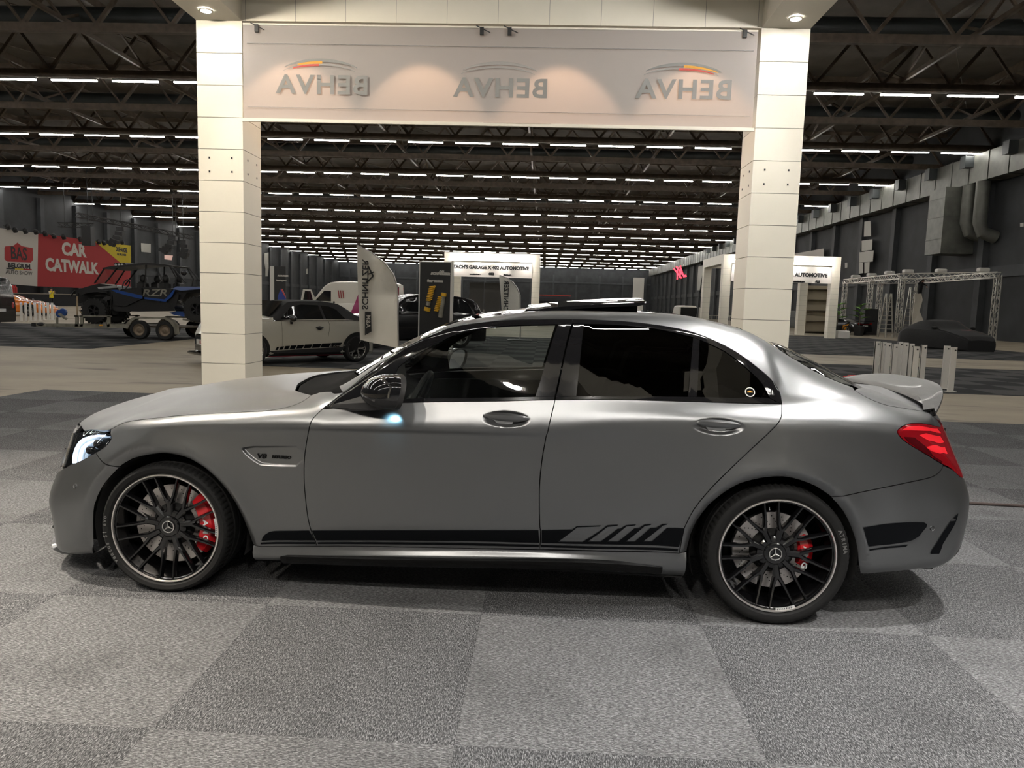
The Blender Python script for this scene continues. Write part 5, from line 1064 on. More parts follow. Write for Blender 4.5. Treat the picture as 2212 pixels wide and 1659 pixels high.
p = onY(1175,690,62); c, L, K = far_car('suv', (p.x,63,0), .05, MATS['black_paint'], 'black pickup with dark roof tent under a red rail, beyond the far booth', 'pickup'); MB().bevbox((-.6,-.85,1.7),(2.3,.85,2.35),.2).build('roof_tent', mat('tent_cloth', (.03,.03,.035), .8), c); MB().box((-.5,-.87,2.35),(2.2,-.80,2.42)).build('red_rail', mat('rail_red', (.4,.03,.02), .5), c)
p = onZ(1815,722); c, L, K = far_car('sports', (p.x+.6,p.y+1.5,0), math.radians(-62), MATS['black_paint'], 'black sports car with orange side flash beside the ladder', 'sports_car'); L.flank('side_flash', [(-.6,.3),(1.2,.35),(1.5,.8),(.3,.55)], mat('orange_vinyl', (.7,.28,.01), .4), c, .008); MB().box((2.0,-.85,1.0),(2.3,.85,1.04)).build('rear_wing', M_gloss, c); MB().box((2.17,-.7,.80),(2.215,.7,.83)).build('light_strip', M_tlamp, c)
p = onZ(1745,716); c, L, K = far_car('suv', (p.x,p.y+4,0), math.pi, mat('dull_grey_paint', (.16,.165,.16), .4), 'dull grey car far off behind the second white booth', 'grey_car')
# covered car: cloth loft with mirror bumps and seams
M_cover = mat('black_car_cover', (.010,.010,.0105), .8, bump=(14,.25)); cc = empty('covered_car', (18.9,35.2,.007), math.radians(101), label='low car under a black fitted cover', cat='car')
top = [(-2.3,.50),(-2.1,.68),(-1.2,.86),(-.75,.94),(-.05,1.31),(.35,1.36),(.9,1.26),(1.7,.98),(2.1,.88),(2.25,.60)]; CL = Loft(-2.3,2.25,top,[(-2.3,.48),(-1.2,.80),(0,.88),(1.5,.88),(2.25,.58)],[(-2.3,.70),(-2.0,.88),(-1.2,.96),(1.2,.97),(1.9,.90),(2.25,.74)],.0,.74,36)
CL.body('cover', M_cover, cc)
for sg in (1,-1): MB().sph((-.55,-sg*.99,.98),(.10,.16,.08),12,8).build('mirror_pocket', M_cover, cc, smooth=1)
MB().tube([(x,-.0-.60*sgn,interp(top,x)+.0) for x in (-1.9,-1.2,-.7,-.1,.4,1.0,1.8) for sgn in (1,)],.008,6).build('seam', mat('cover_piping', (.10,.06,.05), .7), cc)
MB().add([(-1.35,-.25,.905),(-1.35,.25,.905),(-1.25,.25,.92),(-1.25,-.25,.92)],[(0,1,2,3)]).build('red_logo', mat('logo_red', (.45,.04,.05), .6), cc)
# ------------------------------------------------------------------ trailer with buggy
M_galv = mat('galvanised_steel', (.26,.245,.20), .5, .3, noise=(4,.3)); M_wood = mat('trailer_deck', (.12,.10,.075), .8, noise=(6,.3)); M_blue = mat('buggy_blue', (.012,.06,.26), .3, coat=.5); M_bblk = mat('buggy_black', (.010,.010,.011), .4); M_rst = mat('rusty_rim', (.22,.17,.12), .6, .4)
YT = 23.1; T0 = onZ(310,732); YT = T0.y-.2
def TP(px, py, dy=0.): p = onY(px, py, YT); return Vector((p.x, p.y+dy, max(p.z, .006)))
tr = empty('car_trailer', (0,0,0), label='galvanised car trailer with twin axle behind the black van', cat='trailer'); WT = 1.7
def poly_pts(pts): return [(TP(px,py).x, TP(px,py).z) for px, py in pts]
for dy in (0, WT-.08):
    MB().prism(poly_pts([(160,700),(285,700),(290,704),(290,708),(160,708)]), lambda x,z: (x,YT+dy,z), lambda x,z: (x,YT+dy+.08,z)).build('side_rail', M_galv, tr)
    MB().prism(poly_pts([(160,681),(240,682),(240,684.5),(160,684)]), lambda x,z: (x,YT+dy,z), lambda x,z: (x,YT+dy+.05,z)).build('side_rail', M_galv, tr)
    for px in (165,176,234): MB().prism(poly_pts([(px-3,681),(px+3,681),(px+3,706),(px-3,706)]), lambda x,z: (x,YT+dy,z), lambda x,z: (x,YT+dy+.06,z)).build('stake', M_galv, tr)
a, b_ = TP(160,699), TP(440,690); MB().box((a.x,YT+.1,a.z-.05),(TP(388,699).x,YT+WT-.1,a.z+.0)).build('deck', M_wood, tr)
MB().bar(TP(160,704,WT/2), TP(40,703,WT/2), .10, .10).bar(TP(170,704,.1), TP(62,704,WT/2), .08, .08).bar(TP(170,704,WT-.1), TP(62,704,WT/2), .08, .08).build('drawbar', M_galv, tr)
MB().bar(TP(40,703,WT/2), TP(31,702,WT/2), .14, .12).sph(TP(50,702,WT/2), (.16,.08,.07)).build('coupling', M_blk, tr)
MB().cyl(TP(94,708,WT/2-.2), TP(94,686,WT/2-.2), .04, 10).build('jockey_wheel_post', M_galv, tr)
for px, py in ((96,678),(103,675)):
    p = TP(px,py,WT/2-.1); MB().lathe([(0,-.05),(.10,-.05),(.13,-.03),(.13,.03),(.10,.05),(0,.05)],20,M=Matrix.Translation(p) @ Matrix.Rotation(math.pi/2,4,'X')).build('winch_drum', M_blue, tr, smooth=.5)
MB().bar(TP(99,678,WT/2-.2), TP(115,690,WT/2-.2), .10, .06).build('winch_arm', M_galv, tr)
WR = .30
for px in (307,362):
    x = onZ(px,732).x; 
    for dy, sg in ((-.20,1),(WT+.20,-1)): simple_wheel(tr, TP(px,712).x, YT+dy, WR, .19, .19, 0, M_rst, sg).location.z = WR+.008
simple_wheel(tr, TP(251,710).x, YT+WT*.5, WR, .19, .19, 0, M_rst, 1, 'spare_wheel').location.z = WR+.008
for dy in (-.22, WT+.0):
    V0 = poly_pts([(276,708),(282,697),(292,687),(300,684),(365,685),(378,692),(386,702),(388,722),(385,722),(382,706),(374,696),(362,689),(302,688),(294,693),(287,704),(284,710)]); MB().prism(V0, lambda x,z: (x,YT+dy,z), lambda x,z: (x,YT+dy+.22,z)).build('mudguard', M_galv, tr)
MB().bar(TP(386,690,.3), TP(440,700,.3), .10, .05).bar(TP(386,690,WT-.3), TP(440,700,WT-.3), .10, .05).build('loading_ramp', M_galv, tr)
MB().prism(poly_pts([(215,701),(222,701),(222,704),(215,704)]), lambda x,z: (x,YT-.012,z), lambda x,z: (x,YT,z)).build('side_reflector', mat('amber', (.8,.35,.02), .4), tr)
# buggy
bg = empty('off_road_buggy', (0,0,0), label='black and blue open four-seat off-road buggy tied on the trailer', cat='buggy'); YG = YT+.25; WG = 1.2
def GP(px, py, dy=0.): p = onY(px, py, YG); return Vector((p.x, YG+dy, p.z))
def gpoly(pts): return [(GP(px,py).x, GP(px,py).z) for px, py in pts]
def gslab(name, pts, m, y0, y1): return MB().prism(gpoly(pts), lambda x,z: (x,YG+y0,z), lambda x,z: (x,YG+y1,z)).build(name, m, bg)
zdk = TP(160,699).z
for px, sg in ((206,1),(426,1)):
    x = GP(px,665).x; r = .40
    for s_, dy in ((1,-.10),(-1,WG+.10)):
        w = simple_wheel(bg, x, YG+dy, r, .26, .19, 5, M_bblk, s_, knobs=22); w.location.z = zdk+r+.02 if px < 300 else GP(426,668).z
gslab('tub', [(238,668),(246,630),(235,628),(230,640),(262,624),(308,620),(370,624),(385,636),(378,660),(372,668),(300,672)], M_bblk, .05, WG-.05)
gslab('nose', [(152,640),(162,624),(185,617),(205,612),(246,618),(250,636),(236,650),(228,640),(208,636),(188,640),(172,652),(158,656)], M_bblk, .22, WG-.22)
gslab('front_fender', [(166,628),(190,626),(214,625),(232,628),(234,634),(214,631),(194,632),(178,638)], M_bblk, -.06, .20); gslab('front_fender', [(166,628),(190,626),(214,625),(232,628),(234,634),(214,631),(194,632),(178,638)], M_bblk, WG-.20, WG+.06)
for y0, y1 in ((.0,.05),(WG-.05,WG)):
    gslab('door_panel', [(240,630),(306,622),(306,645),(270,662),(250,660)], M_bblk, y0, y1); gslab('door_panel', [(312,624),(372,624),(362,646),(345,652),(312,648)], M_bblk, y0, y1)
    gslab('sill_guard', [(250,667),(300,662),(345,655),(362,654),(374,662),(378,672),(300,673),(248,672)], M_bblk, y0, y1)
gslab('blue_trim', [(240,626),(252,626),(308,639),(308,646),(296,644),(252,632)], M_blue, -.012, .0); gslab('blue_trim', [(312,642),(356,647),(370,632),(376,625),(379,626),(372,640),(358,652),(350,651),(312,646)], M_blue, -.012, .0)
gslab('blue_trim', [(362,676),(378,672),(396,674),(394,684),(372,680)], M_blue, .1, WG-.1)
gslab('side_graphic', [(203,620),(246,616),(247,621),(205,624)], mat('buggy_silver', (.5,.5,.5), .3, .5), .18, .2)
gslab('rear_bed', [(372,626),(378,619),(420,618),(450,622),(450,634),(400,632),(388,650)], M_bblk, .12, WG-.12); gslab('rear_fender', [(374,624),(384,619),(440,620),(440,624),(392,628)], mat('buggy_bluewhite', (.15,.2,.4), .3, .2), -.06, .2)
gslab('roof', [(221,579),(240,575),(262,573),(314,567.5),(355,571),(371,573.5),(370,576),(314,572),(262,577),(238,581),(224,581)], M_bblk, -.02, WG+.02)
gslab('light_box', [(235,567),(258,566),(261,572),(238,576)], M_bblk, .3, WG-.3)
for px in (238,245,252): MB().sph(GP(px,571,.32),(.05,.04,.05),10,6).build('roof_lamp', M_hlamp, bg, smooth=1)
for dy in (.03, WG-.03):
    for pts in ([(203,612),(224,580)],[(226,612),(252,579)],[(314,570),(313,620)],[(337,578),(350,605)],[(366,575),(380,600),(376,620)],[(371,577),(402,612)],[(240,630),(238,668)],[(152,640),(160,627),(168,634),(165,652)]):
        MB().tube([GP(px,py,dy) for px, py in pts], .025, 8).build('cage_tube', M_bblk, bg, smooth=1)
MB().add([GP(203,612,.06),GP(203,612,WG-.06),GP(224,580,WG-.06),GP(224,580,.06)],[(0,1,2,3)]).build('windshield', glass_mat('buggy_screen', (.75,.7,.65), 1.5), bg)
for px, py in ((296,608),(309,608),(345,608),(358,608)):
    dy = .35 if px in (296,345) else WG-.35; p = GP(px,py,dy); s = empty('bucket_seat', (0,0,0), parent=bg); MB().bevbox((p.x-.12,p.y-.2,p.z-.55),(p.x+.1,p.y+.2,p.z+.0),.05).build('backrest', M_seat, s); MB().sph((p.x+.02,p.y,p.z+.10),(.10,.14,.14),12,8).build('headrest', M_seat, s, smooth=1)
p = GP(257,613,.4); Mx = Matrix.Translation(p) @ Matrix.Rotation(math.radians(-65),4,'Y'); MB().tube([tuple(Mx @ Vector((.17*math.cos(t),.17*math.sin(t),0))) for t in [2*math.pi*i/20 for i in range(20)]],.018,8,closed=True).build('steering_wheel', M_bblk, bg, smooth=1)
p = GP(394,589,.1); MB().sph(p,(.10,.07,.09),14,10).build('rear_mirror', M_gloss, bg, smooth=1)
p = GP(333,633,-.004); t = text_mb('RZR', .30, .002, .004, sx=1.5, shear=.25); put(t, frame((p.x,p.y,p.z),(1,-0.0,.03),(0,0,1))); t.build('door_lettering', M_galv, bg)
b = MB(); p0, p1 = GP(388,648,.0), GP(400,668,.0); ax = (p1-p0)
b.tube([p0+ax*(i/40)+Vector((.045*math.cos(i*.95),.045*math.sin(i*.95),0)) for i in range(41)], .010, 6); b.build('shock_spring', M_alloy, bg, smooth=1)
MB().bar(GP(168,640,-.02), GP(168,682,-.02), .05, .02).bar(GP(174,670,-.05), GP(198,702,-.05), .05, .02).build('tie_strap', mat('strap_webbing', (.35,.27,.17), .8), bg)
# ------------------------------------------------------------------ left wall: stage, show banner, speakers
XBN = -56.
M_bw = mat('banner_white', (.50,.47,.43), .8); M_br = mat('banner_red', (.36,.028,.03), .8); M_by = mat('banner_yellow', (.55,.42,.02), .8); M_ink = mat('print_black', (.015,.015,.016), .7); M_wpr = mat('print_white', (.55,.52,.47), .7)
def BP(px, py): p = onX(px, py, XBN); return p.y, p.z
def bprism(name, pts, m, parent, d=.0, t=.03): return MB().prism([BP(*p) for p in pts], lambda y,z: (XBN+d,y,z), lambda y,z: (XBN+d+t,y,z)).build(name, m, parent)
sb = empty('show_banner', (XBN,80,0), label='big white, red and yellow motor show banner on the left stage', cat='banner'); sb.matrix_world = Matrix.Identity(4)
bprism('white_field', [(-60,484),(82,504),(80,618.5),(-60,607)], M_bw, sb); bprism('red_field', [(82,504),(282,530.5),(281,626),(80,618.5)], M_br, sb)
bprism('yellow_corner', [(203,520.5),(282,530.5),(281.5,586)], M_by, sb, .031, .01); bprism('logo_box', [(11,532),(28,531),(37,524),(46,531.5),(70,536),(71,561),(66,567),(15,565),(9,560),(9,536)], M_br, sb, .031, .01)
def btext(s, px, py, hpx, m, bold=.02, sx=1., d=.045):
    y, z = BP(px, py); y2, z2 = BP(px, py+hpx); t = text_mb(s, abs(z-z2)/.72, .004, bold, sx=sx); put(t, frame((XBN+d,y,z),(0,1,0),(0,0,1))); t.build('lettering', m, sb)
btext('BAS', 40, 549, 27, M_ink, .03, .80); btext('BELGIUM', 41, 575, 9.5, M_ink, .03, 1.28); btext('AUTO SHOW', 41, 589.5, 8.5, M_ink, 0, 1.12); btext('CAR', 159, 541, 26, M_wpr, .09, 1.12); btext('CATWALK', 157, 577, 25, M_wpr, .09, 1.05); btext('OLIEHANDEL', 262, 540, 9, M_ink, .04, .58); btext('GAS, DIESEL, BENZINE', 262, 550, 4, M_ink, .02, .62)
for k, m in enumerate((M_ink, M_by, M_br)): bprism('flag_bar', [(13+18.3*k,578.5+.9*k),(31.3+18.3*k,579.4+.9*k),(31.3+18.3*k,582.4+.9*k),(13+18.3*k,581.5+.9*k)], m, sb, .031, .01)
b = MB().box((-56.6,58,0),(-49,104,1.15)); st = b.build('stage', mat('stage_skirt', (.012,.012,.014), .9), label='low stage with black skirt in front of the show banner', cat='stage'); MB().box((-56.6,58,1.15),(-48.95,104,1.22)).build('stage_deck', mat('stage_deck', (.22,.19,.15), .7), st)
def lattice(b, p0, p1, s=.3, r=.022, step=.5, n4=True):
    p0, p1 = Vector(p0), Vector(p1); d = (p1-p0); L = d.length; d.normalize(); a = d.cross(Vector((0,0,1)));
    if a.length < .1: a = Vector((1,0,0))
    a.normalize(); u = a.cross(d); C = [(a*x+u*y)*(s/2) for x, y in ((-1,-1),(1,-1),(1,1),(-1,1))]; n = max(1, int(L/step))
    for c in C: b.bar(p0+c, p1+c, r*1.6, r*1.6)
    for i in range(n):
        q0, q1 = p0+d*(L*i/n), p0+d*(L*(i+1)/n)
        for k in range(4): A, B = (C[k], C[(k+1)%4]) if i % 2 else (C[(k+1)%4], C[k]); b.bar(q0+A, q1+B, r, r)
    return b
M_trs = mat('black_truss', (.03,.03,.03), .5, .3); M_alu = mat('aluminium_truss', (.55,.53,.48), .35, .7)
def wires(b, *pp):
    for p in pp: b.bar((p.x,p.y,p.z),(p.x,p.y,16.198),.04)
    return b
lt = wires(lattice(MB(), onY(128,486,78), onY(200,487,78), .45, .05, .6), onY(140,486,78), onY(190,487,78)); lt.build('lighting_truss', M_trs, label='short black lighting truss above the stage banner', cat='truss')
wires(lattice(MB(), onY(165,464,78), onY(415,513,92), .45, .05, .6), onY(200,470,79.9), onY(380,507,90.2)).build('lighting_truss', M_trs, label='long black lighting truss slanting above the stage', cat='truss')
wires(MB().cbox(tuple(onY(191,510,76)), (1.0,.8,2.0)), onY(191,500,76)).build('speaker_stack', M_blk, label='flat black speaker block hung over the show banner', cat='speaker')
for k, (pts, lb) in enumerate((([(262,495),(259,505),(254,514),(247,521),(240,526)], 'curved black speaker array over the yellow banner corner'), ([(374,515),(371,524),(366,532),(360,538),(353,542)], 'curved black speaker array left of the near white column'), ([(396,523),(399,532),(401,541),(399,548),(394,553)], 'black speaker array half hidden beside the white column'))):
    la = empty('line_array', tuple(onY(*pts[0],86)), label=lb, cat='speaker')
    for i, q in enumerate(pts):
        p = onY(*q,86)-onY(*pts[0],86); e_ = MB().cbox((0,0,0),(.9,.6,.42)).build('array_box', M_blk, la); e_.location = p; e_.rotation_euler = (0,.12*i,0)
    q0 = onY(*pts[0],86); MB().bar((0,0,.2),(0,0,16.2-q0.z),.05).build('hanging_cable', M_trs, la)
for k, (px,py) in enumerate(((17,488),(32,495),(54,497),(77,499),(97,503),(116,508),(137,510),(173,515),(213,521),(224,523),(238,525),(264,522))):
    p = onX(px,py,XBN+.51+(.008 if 7 <= k <= 10 else 0)); s = MB().lathe([(0,-.35),(.22,-.35),(.25,.0),(.12,.2),(0,.2)],12).bar((-.47,0,0),(-.1,0,0),.05).build('stage_lamp', M_blk, loc=tuple(p), rot=(.4,0,0), label='small black stage lamp, %s from the left along the top of the show banner' % ordn(k+1), cat='stage light', group='lamps along the show banner')
for k, px in enumerate((12,18,28,33)):
    p = onX(px,618,-50.5); MB().lathe([(0,-.35),(.14,-.35),(.15,.15),(.06,.28),(.04,.36),(0,.36)],12).build('fire_extinguisher', mat('extinguisher_red', (.45,.02,.02), .35), smooth=.5, loc=(p.x,p.y,1.57), label='red fire extinguisher, %s from the left on the stage deck' % ordn(k+1), cat='extinguisher', group='extinguishers on the stage')
# ------------------------------------------------------------------ white barrier posts
M_post = mat('white_post', (.74,.71,.66), .45); M_bolt = mat('post_bolt', (.03,.03,.03), .5)
def post_meshes():
    b = MB().box((-.055,-.012,.012),(.055,.012,.87)).box((-.055,-.012,.012),(-.045,.03,.87)).box((-.085,-.07,0),(.085,.09,.014)); me = b.mesh('angle_post'); me.materials.append(M_post)
    b2 = MB().cyl((.015,-.012,.81),(.015,-.028,.81),.015,8); m2 = b2.mesh('bolt'); m2.materials.append(M_bolt); return me, m2
PM, PB = post_meshes()
def post(px, top, rz, label, group): 
    p = onZ(px, top, .877); e_ = empty('barrier_post', (p.x,p.y,.007), rz, label=label, cat='post', group=group); shared(PM, 'angle_post', e_); shared(PB, 'bolt', e_)
for k, (px, ty) in enumerate(((1896.5,737),(1910,739),(1920,740.5),(1935,743.5),(1946,738),(1957,740),(1970,742),(1980,748),(1997,745),(2047,747),(2062,750))):
    post(px, ty, (.0,.3,-.1,.05,.2,-.2,.1,0,.1,-.1,.15)[k], 'white barrier post on the carpet behind the sedan trunk, %s from the left' % ordn(k+1), 'white posts behind the trunk')
for k, px in enumerate((29,45,55,65,75,85,94,103,112)):
    post(px, 653.4+(k % 3)*.3, .1*((k % 3)-1), 'white barrier post in front of the orange car, %s from the left' % ordn(k+1), 'white posts by the orange car')
# ------------------------------------------------------------------ feather flags and poster stands
M_flag = mat('flag_cloth', (.62,.60,.54), .6, bump=(3,.6))
def flag(Y, pts, label, textpx, scale=1.):
    f = empty('feather_flag', (0,0,0), label=label, cat='flag'); P = [(onY(px,py,Y).x, onY(px,py,Y).z) for px, py in pts]
    A = np.array(P); g = [(x,z) for x in np.arange(A[:,0].min(),A[:,0].max(),.05*scale) for z in np.arange(A[:,1].min(),A[:,1].max(),.05*scale)]; sd = sdpoly(np.array(g)[:,0], np.array(g)[:,1], A); V2 = P+[q for q,d in zip(g,sd) if d > .02*scale]
    vo,_,fo,_,_,_ = delaunay_2d_cdt([Vector(p) for p in V2], [], [list(range(len(P)))], 1, 1e-6); x1 = A[:,0].max(); z1 = A[:,1].max()
    fold = lambda x, z: .02*scale*math.sin((x*9+(z1-z)*2.2)/scale)*min(1,(x1-x)/(.2*scale))+.012*scale*math.sin(((x1-x)*16+(z-A[:,1].min())*7)/scale)
    MB().add([(p.x, Y+fold(p.x,p.y), p.y) for p in vo], [tuple(q) for q in fo]).build('flag_sail', M_flag, f, smooth=1)
    edge = [p for p in P[1:6]]; pole = [P[0]]+edge; pole = [(x+.012*scale,Y+.01,z) for x,z in pole]+[(pole[-1][0]+.012*scale,Y+.01,.02)]
    MB().tube(pole, .012*scale, 8).build('flag_pole', M_alloy, f, smooth=1); MB().box((pole[-1][0]-.25*scale,Y-.25*scale,.006),(pole[-1][0]+.25*scale,Y+.27*scale,.03)).build('flag_base', M_blk, f)
    return f, fold
f, fold = flag(12.4, [(770,530),(800,545),(830,568),(848,592),(857,620),(859,752),(818,743),(778,734),(775,640)], 'white feather flag with reversed dark lettering, near the convertible', None)
p = onY(790,615,12.4); t = text_mb('SCHNITZER', .145, .001, .003, sx=1.1); put(t, frame((p.x,12.35,p.z),(0,0,1),(1,0,0))); t.build('flag_lettering', M_ink, f)
p = onY(800,590,12.4); MB().bar((p.x-.03,12.352,p.z+.12),(p.x+.06,12.352,p.z-.05),.025,.004,up=(0,1,0)).bar((p.x+.06,12.352,p.z-.05),(p.x-.05,12.352,p.z-.16),.025,.004,up=(0,1,0)).bar((p.x-.02,12.352,p.z-.02),(p.x+.07,12.352,p.z+.02),.02,.004,up=(0,1,0)).build('flag_mark', M_ink, f)
q = [onY(px,py,12.4) for px,py in ((790,673),(803,673),(804,716),(790,724))]; MB().prism([(a.x,a.z) for a in q], lambda x,z: (x,12.345,z), lambda x,z: (x,12.352,z)).build('flag_box_mark', M_ink, f)
p = onY(797,694,12.4); t = text_mb('M&A', .10, .001, .002, sx=1.05); put(t, frame((p.x,12.338,p.z),(0,0,-1),(1,0,0))); t.build('flag_lettering', M_wpr, f)
f, fold = flag(30., [(1078,595),(1093,600),(1107,610),(1116,622),(1122,638),(1123,700),(1104,700),(1085,700),(1082,640)], 'smaller white feather flag in front of the far white booth', None, 2.)
p = onY(1093,643,30); t = text_mb('SCHNITZER', .26, .002, .006, sx=1.0); put(t, frame((p.x,29.9,p.z),(0,0,1),(1,0,0))); t.build('flag_lettering', M_ink, f)
M_pblk = mat('poster_black', (.016,.016,.016), .45); M_pwh = mat('panel_edge_white', (.62,.60,.56), .4); M_spr = mat('spring_yellow', (.75,.42,.02), .4)
Yp = 19.3; a, c_ = onY(908,566,Yp), onY(974,566,Yp); ps = MB().box((a.x,Yp,.008),(c_.x,Yp+.02,a.z)).build('poster_wall', M_pblk, label='tall black poster wall printed with yellow springs, word Suspension', cat='poster'); MB().box((c_.x,Yp-.02,.008),(c_.x+.06,Yp+.2,a.z)).box((a.x-.03,Yp-.01,.008),(a.x,Yp+.03,a.z)).box((a.x-.03,Yp-.01,a.z),(c_.x+.1,Yp+.03,a.z+.03)).build('frame_edge', M_pwh, ps)
def ptext(s, px, py, hpx, m, Y, parent, sx=1., bold=.0, shear=0.):
    p = onY(px,py,Y); p2 = onY(px,py+hpx,Y); t = text_mb(s, abs(p.z-p2.z)/.72, .002, bold, sx=sx, shear=shear); put(t, frame((p.x,Y-.012,p.z),(1,0,0),(0,0,1))); t.build('lettering', m, parent)
ptext('SCHNITZER', 951, 591.5, 4.5, M_wpr, Yp, ps, 1.25, .01, .3); ptext('AC', 953, 587, 3.5, M_wpr, Yp, ps, 1.4, .01, .3); ptext('Suspension', 940, 607, 5.2, M_wpr, Yp, ps, 1.05, .008)
for (x0,y0),(x1,y1),w_ in (((934,618),(926,650),6),((952,640),(943,672),5.5)):
    p0, p1 = onY(x0,y0,Yp-.06), onY(x1,y1,Yp-.06); n = 90; r = w_*.0125*19.3/31.5; ax = p1-p0; sp = MB().tube([p0+ax*(i/n)+Vector((r*1.6*math.cos(i*.62),.02*math.sin(i*.62),0)) for i in range(n+1)], .0135, 6).build('printed_spring', M_spr, ps, smooth=1)
for (x0,y0),(x1,y1),w_,m in (((959,632),(951,686),.10,M_galv),((926,652),(924,660),.09,M_galv),((924,664),(922,672),.14,M_spr),((959,633),(958,640),.12,M_spr)):
    MB().cyl(onY(x0,y0,Yp-.03), onY(x1,y1,Yp-.03), w_*.61, 10).build('printed_damper', m, ps)
Yq = 44.; a, c_ = onY(592,575,Yq), onY(617,575,Yq); ps = MB().box((a.x,Yq,0),(c_.x,Yq+.02,a.z)).build('poster_wall', M_pblk, label='narrow black poster wall with white left edge, behind the convertible', cat='poster'); MB().box((a.x-.25,Yq-.02,0),(a.x,Yq+.2,a.z)).build('frame_edge', M_pwh, ps); ptext('SCHNITZER', 611, 596, 3.2, M_wpr, Yq, ps, 1.0, .01, .3); ptext('Sound system', 608, 606, 3.2, M_wpr, Yq, ps, .9, .008)
Yq = 70.; a, c_ = onY(1383,600,Yq), onY(1392,600,Yq); MB().box((a.x-.6,Yq+.02,0),(a.x,Yq+.3,a.z)).box((a.x,Yq,0),(c_.x,Yq+.3,a.z)).build('display_pillar', M_pwh, label='slim white display pillar far off, right of the sunroof', cat='pillar')
M_bflag = mat('blue_flag', (.03,.06,.3), .6); p0 = onZ(606,700); Yq = 41.; q = [onY(px,py,Yq) for px,py in ((600,640),(606,624),(610,624),(617,640),(618,700),(600,700))]; bf = MB().prism([(a.x,max(a.z,.02)) for a in q], lambda x,z: (x,Yq,z), lambda x,z: (x,Yq+.05,z)).build('beach_flag', M_bflag, label='blue flag with red edge beside the narrow poster wall', cat='flag'); q = [onY(px,py,Yq-.02) for px,py in ((606,624),(610,624),(617,640),(617,644))]; MB().prism([(a.x,a.z) for a in q], lambda x,z: (x,Yq-.02,z), lambda x,z: (x,Yq-.005,z)).build('red_edge', M_bred, bf)
# ------------------------------------------------------------------ other white booths
def far_booth(x0, x1, y0, y1, label, rows, tpx):
    r = booth(x0, x1, y0, y1, label, small=True)
    Yb = y0-.06; z0_, z1_ = 3.30, 4.28; bnr = MB().box((x0+.5,Yb,z0_),(x1-.5,Yb+.03,z1_)).build('booth_sign', mat('sign_cloth', (.62,.59,.55), .6), label=label.split(',')[0]+': white sign with black lettering', cat='sign')
    for s, px, py, h, sx in rows: ptext(s, px, py, h, M_ink, Yb, bnr, sx, .02)
    for k in range(4):
        x = x0+.9+(x1-x0-1.8)*k/3; d = empty('sign_lamp', (x,y0-.45,4.52), label='%s sign lamp from the left on %s' % (ordn(k+1), label.split(',')[0]), cat='spotlight', group='sign lamps'); MB().bar((0,.45,.05),(0,0,0),.04).build('arm', M_white, d); MB().sph((0,0,-.03),(.10,.10,.07),12,8).build('lamp_head', M_led, d, smooth=1)
        L_ = bpy.data.lights.new('sign_lamp','SPOT'); L_.energy = 12; L_.color = (1,.93,.88); L_.spot_size = math.radians(75); L_.spot_blend = .4; L_.shadow_soft_size = .05; o = bpy.data.objects.new('lamp', L_); link(o, d); o.location = (0,0,-.12); o.rotation_euler = Vector((0,.28,-1)).to_track_quat('-Z','Y').to_euler()
    return r
far_booth(-6.95, -.42, 50., 56., 'white booth with garage name sign, straight beyond the sedan roof', (("ZACH'S GARAGE X 402 AUTOMOTIVE", 1060, 578.5, 7.2, .98), ('www.402online.com', 1026, 592.5, 2., 1.), ('402', 1061, 592, 5, 1.2), ('402online.com', 1096, 594, 2., 1.)), None)
MB().box((-5.4,52.,0),(-4.35,52.1,3.0)).build('booth_partition', mat('partition_grey', (.05,.05,.048), .7), label='left dark partition panel inside the far white booth', cat='partition'); MB().box((-4.3,52.,0),(-3.2,52.1,3.0)).build('booth_partition', MATS['partition_grey'], label='right dark partition panel inside the far white booth', cat='partition')
far_booth(10.75, 17.75, 45.1, 50.9, 'white booth half hidden by the right portal column', (("ZACH'S GARAGE X 402 AUTOMOTIVE", 1694, 593, 8.0, .98), ('www.402online.com', 1726, 608.5, 2., 1.), ('SMI', 1766, 609, 5, .9)), None)
# ------------------------------------------------------------------ right side: truss frame, ladders, signs
C_, R_, B_ = onZ(1938,728), onZ(2142,738.5), onZ(1818,717); D_ = R_+(B_-C_); D_.x = min(D_.x, 30.7); ht = onX(1945,597,C_.x).z
ts = empty('truss_stand', (0,0,0), label='aluminium lattice truss frame around the covered car corner', cat='truss')
def tcol(p): lattice(MB(), (p.x,p.y,0), (p.x,p.y,ht), .3, .03, .42).build('truss_column', M_alu, ts)
mid = (C_+B_)/2; mid2 = (B_+D_)/2
for p in (C_, R_, B_, D_, mid, mid2): tcol(p)
for p, q in ((C_,R_),(C_,B_),(B_,D_),(R_,D_)): lattice(MB(), (p.x,p.y,ht), (q.x,q.y,ht), .35, .03, .5).build('truss_beam', M_alu, ts)
for k in range(6):
    p = (C_+(R_-C_)*(.06,.42,.85)[k] if k < 3 else C_+(B_-C_)*(.2,.5,.8)[k-3]); MB().bevbox((-.32,-.22,0),(.32,.22,.26),.05).build('truss_floodlight', M_pwh, loc=(p.x,p.y,ht+.2), label='boxy floodlight on the lattice truss, %s from its near corner, %s side' % (ordn(k % 3+1), 'right' if k < 3 else 'left'), cat='floodlight', group='floodlights on the truss')
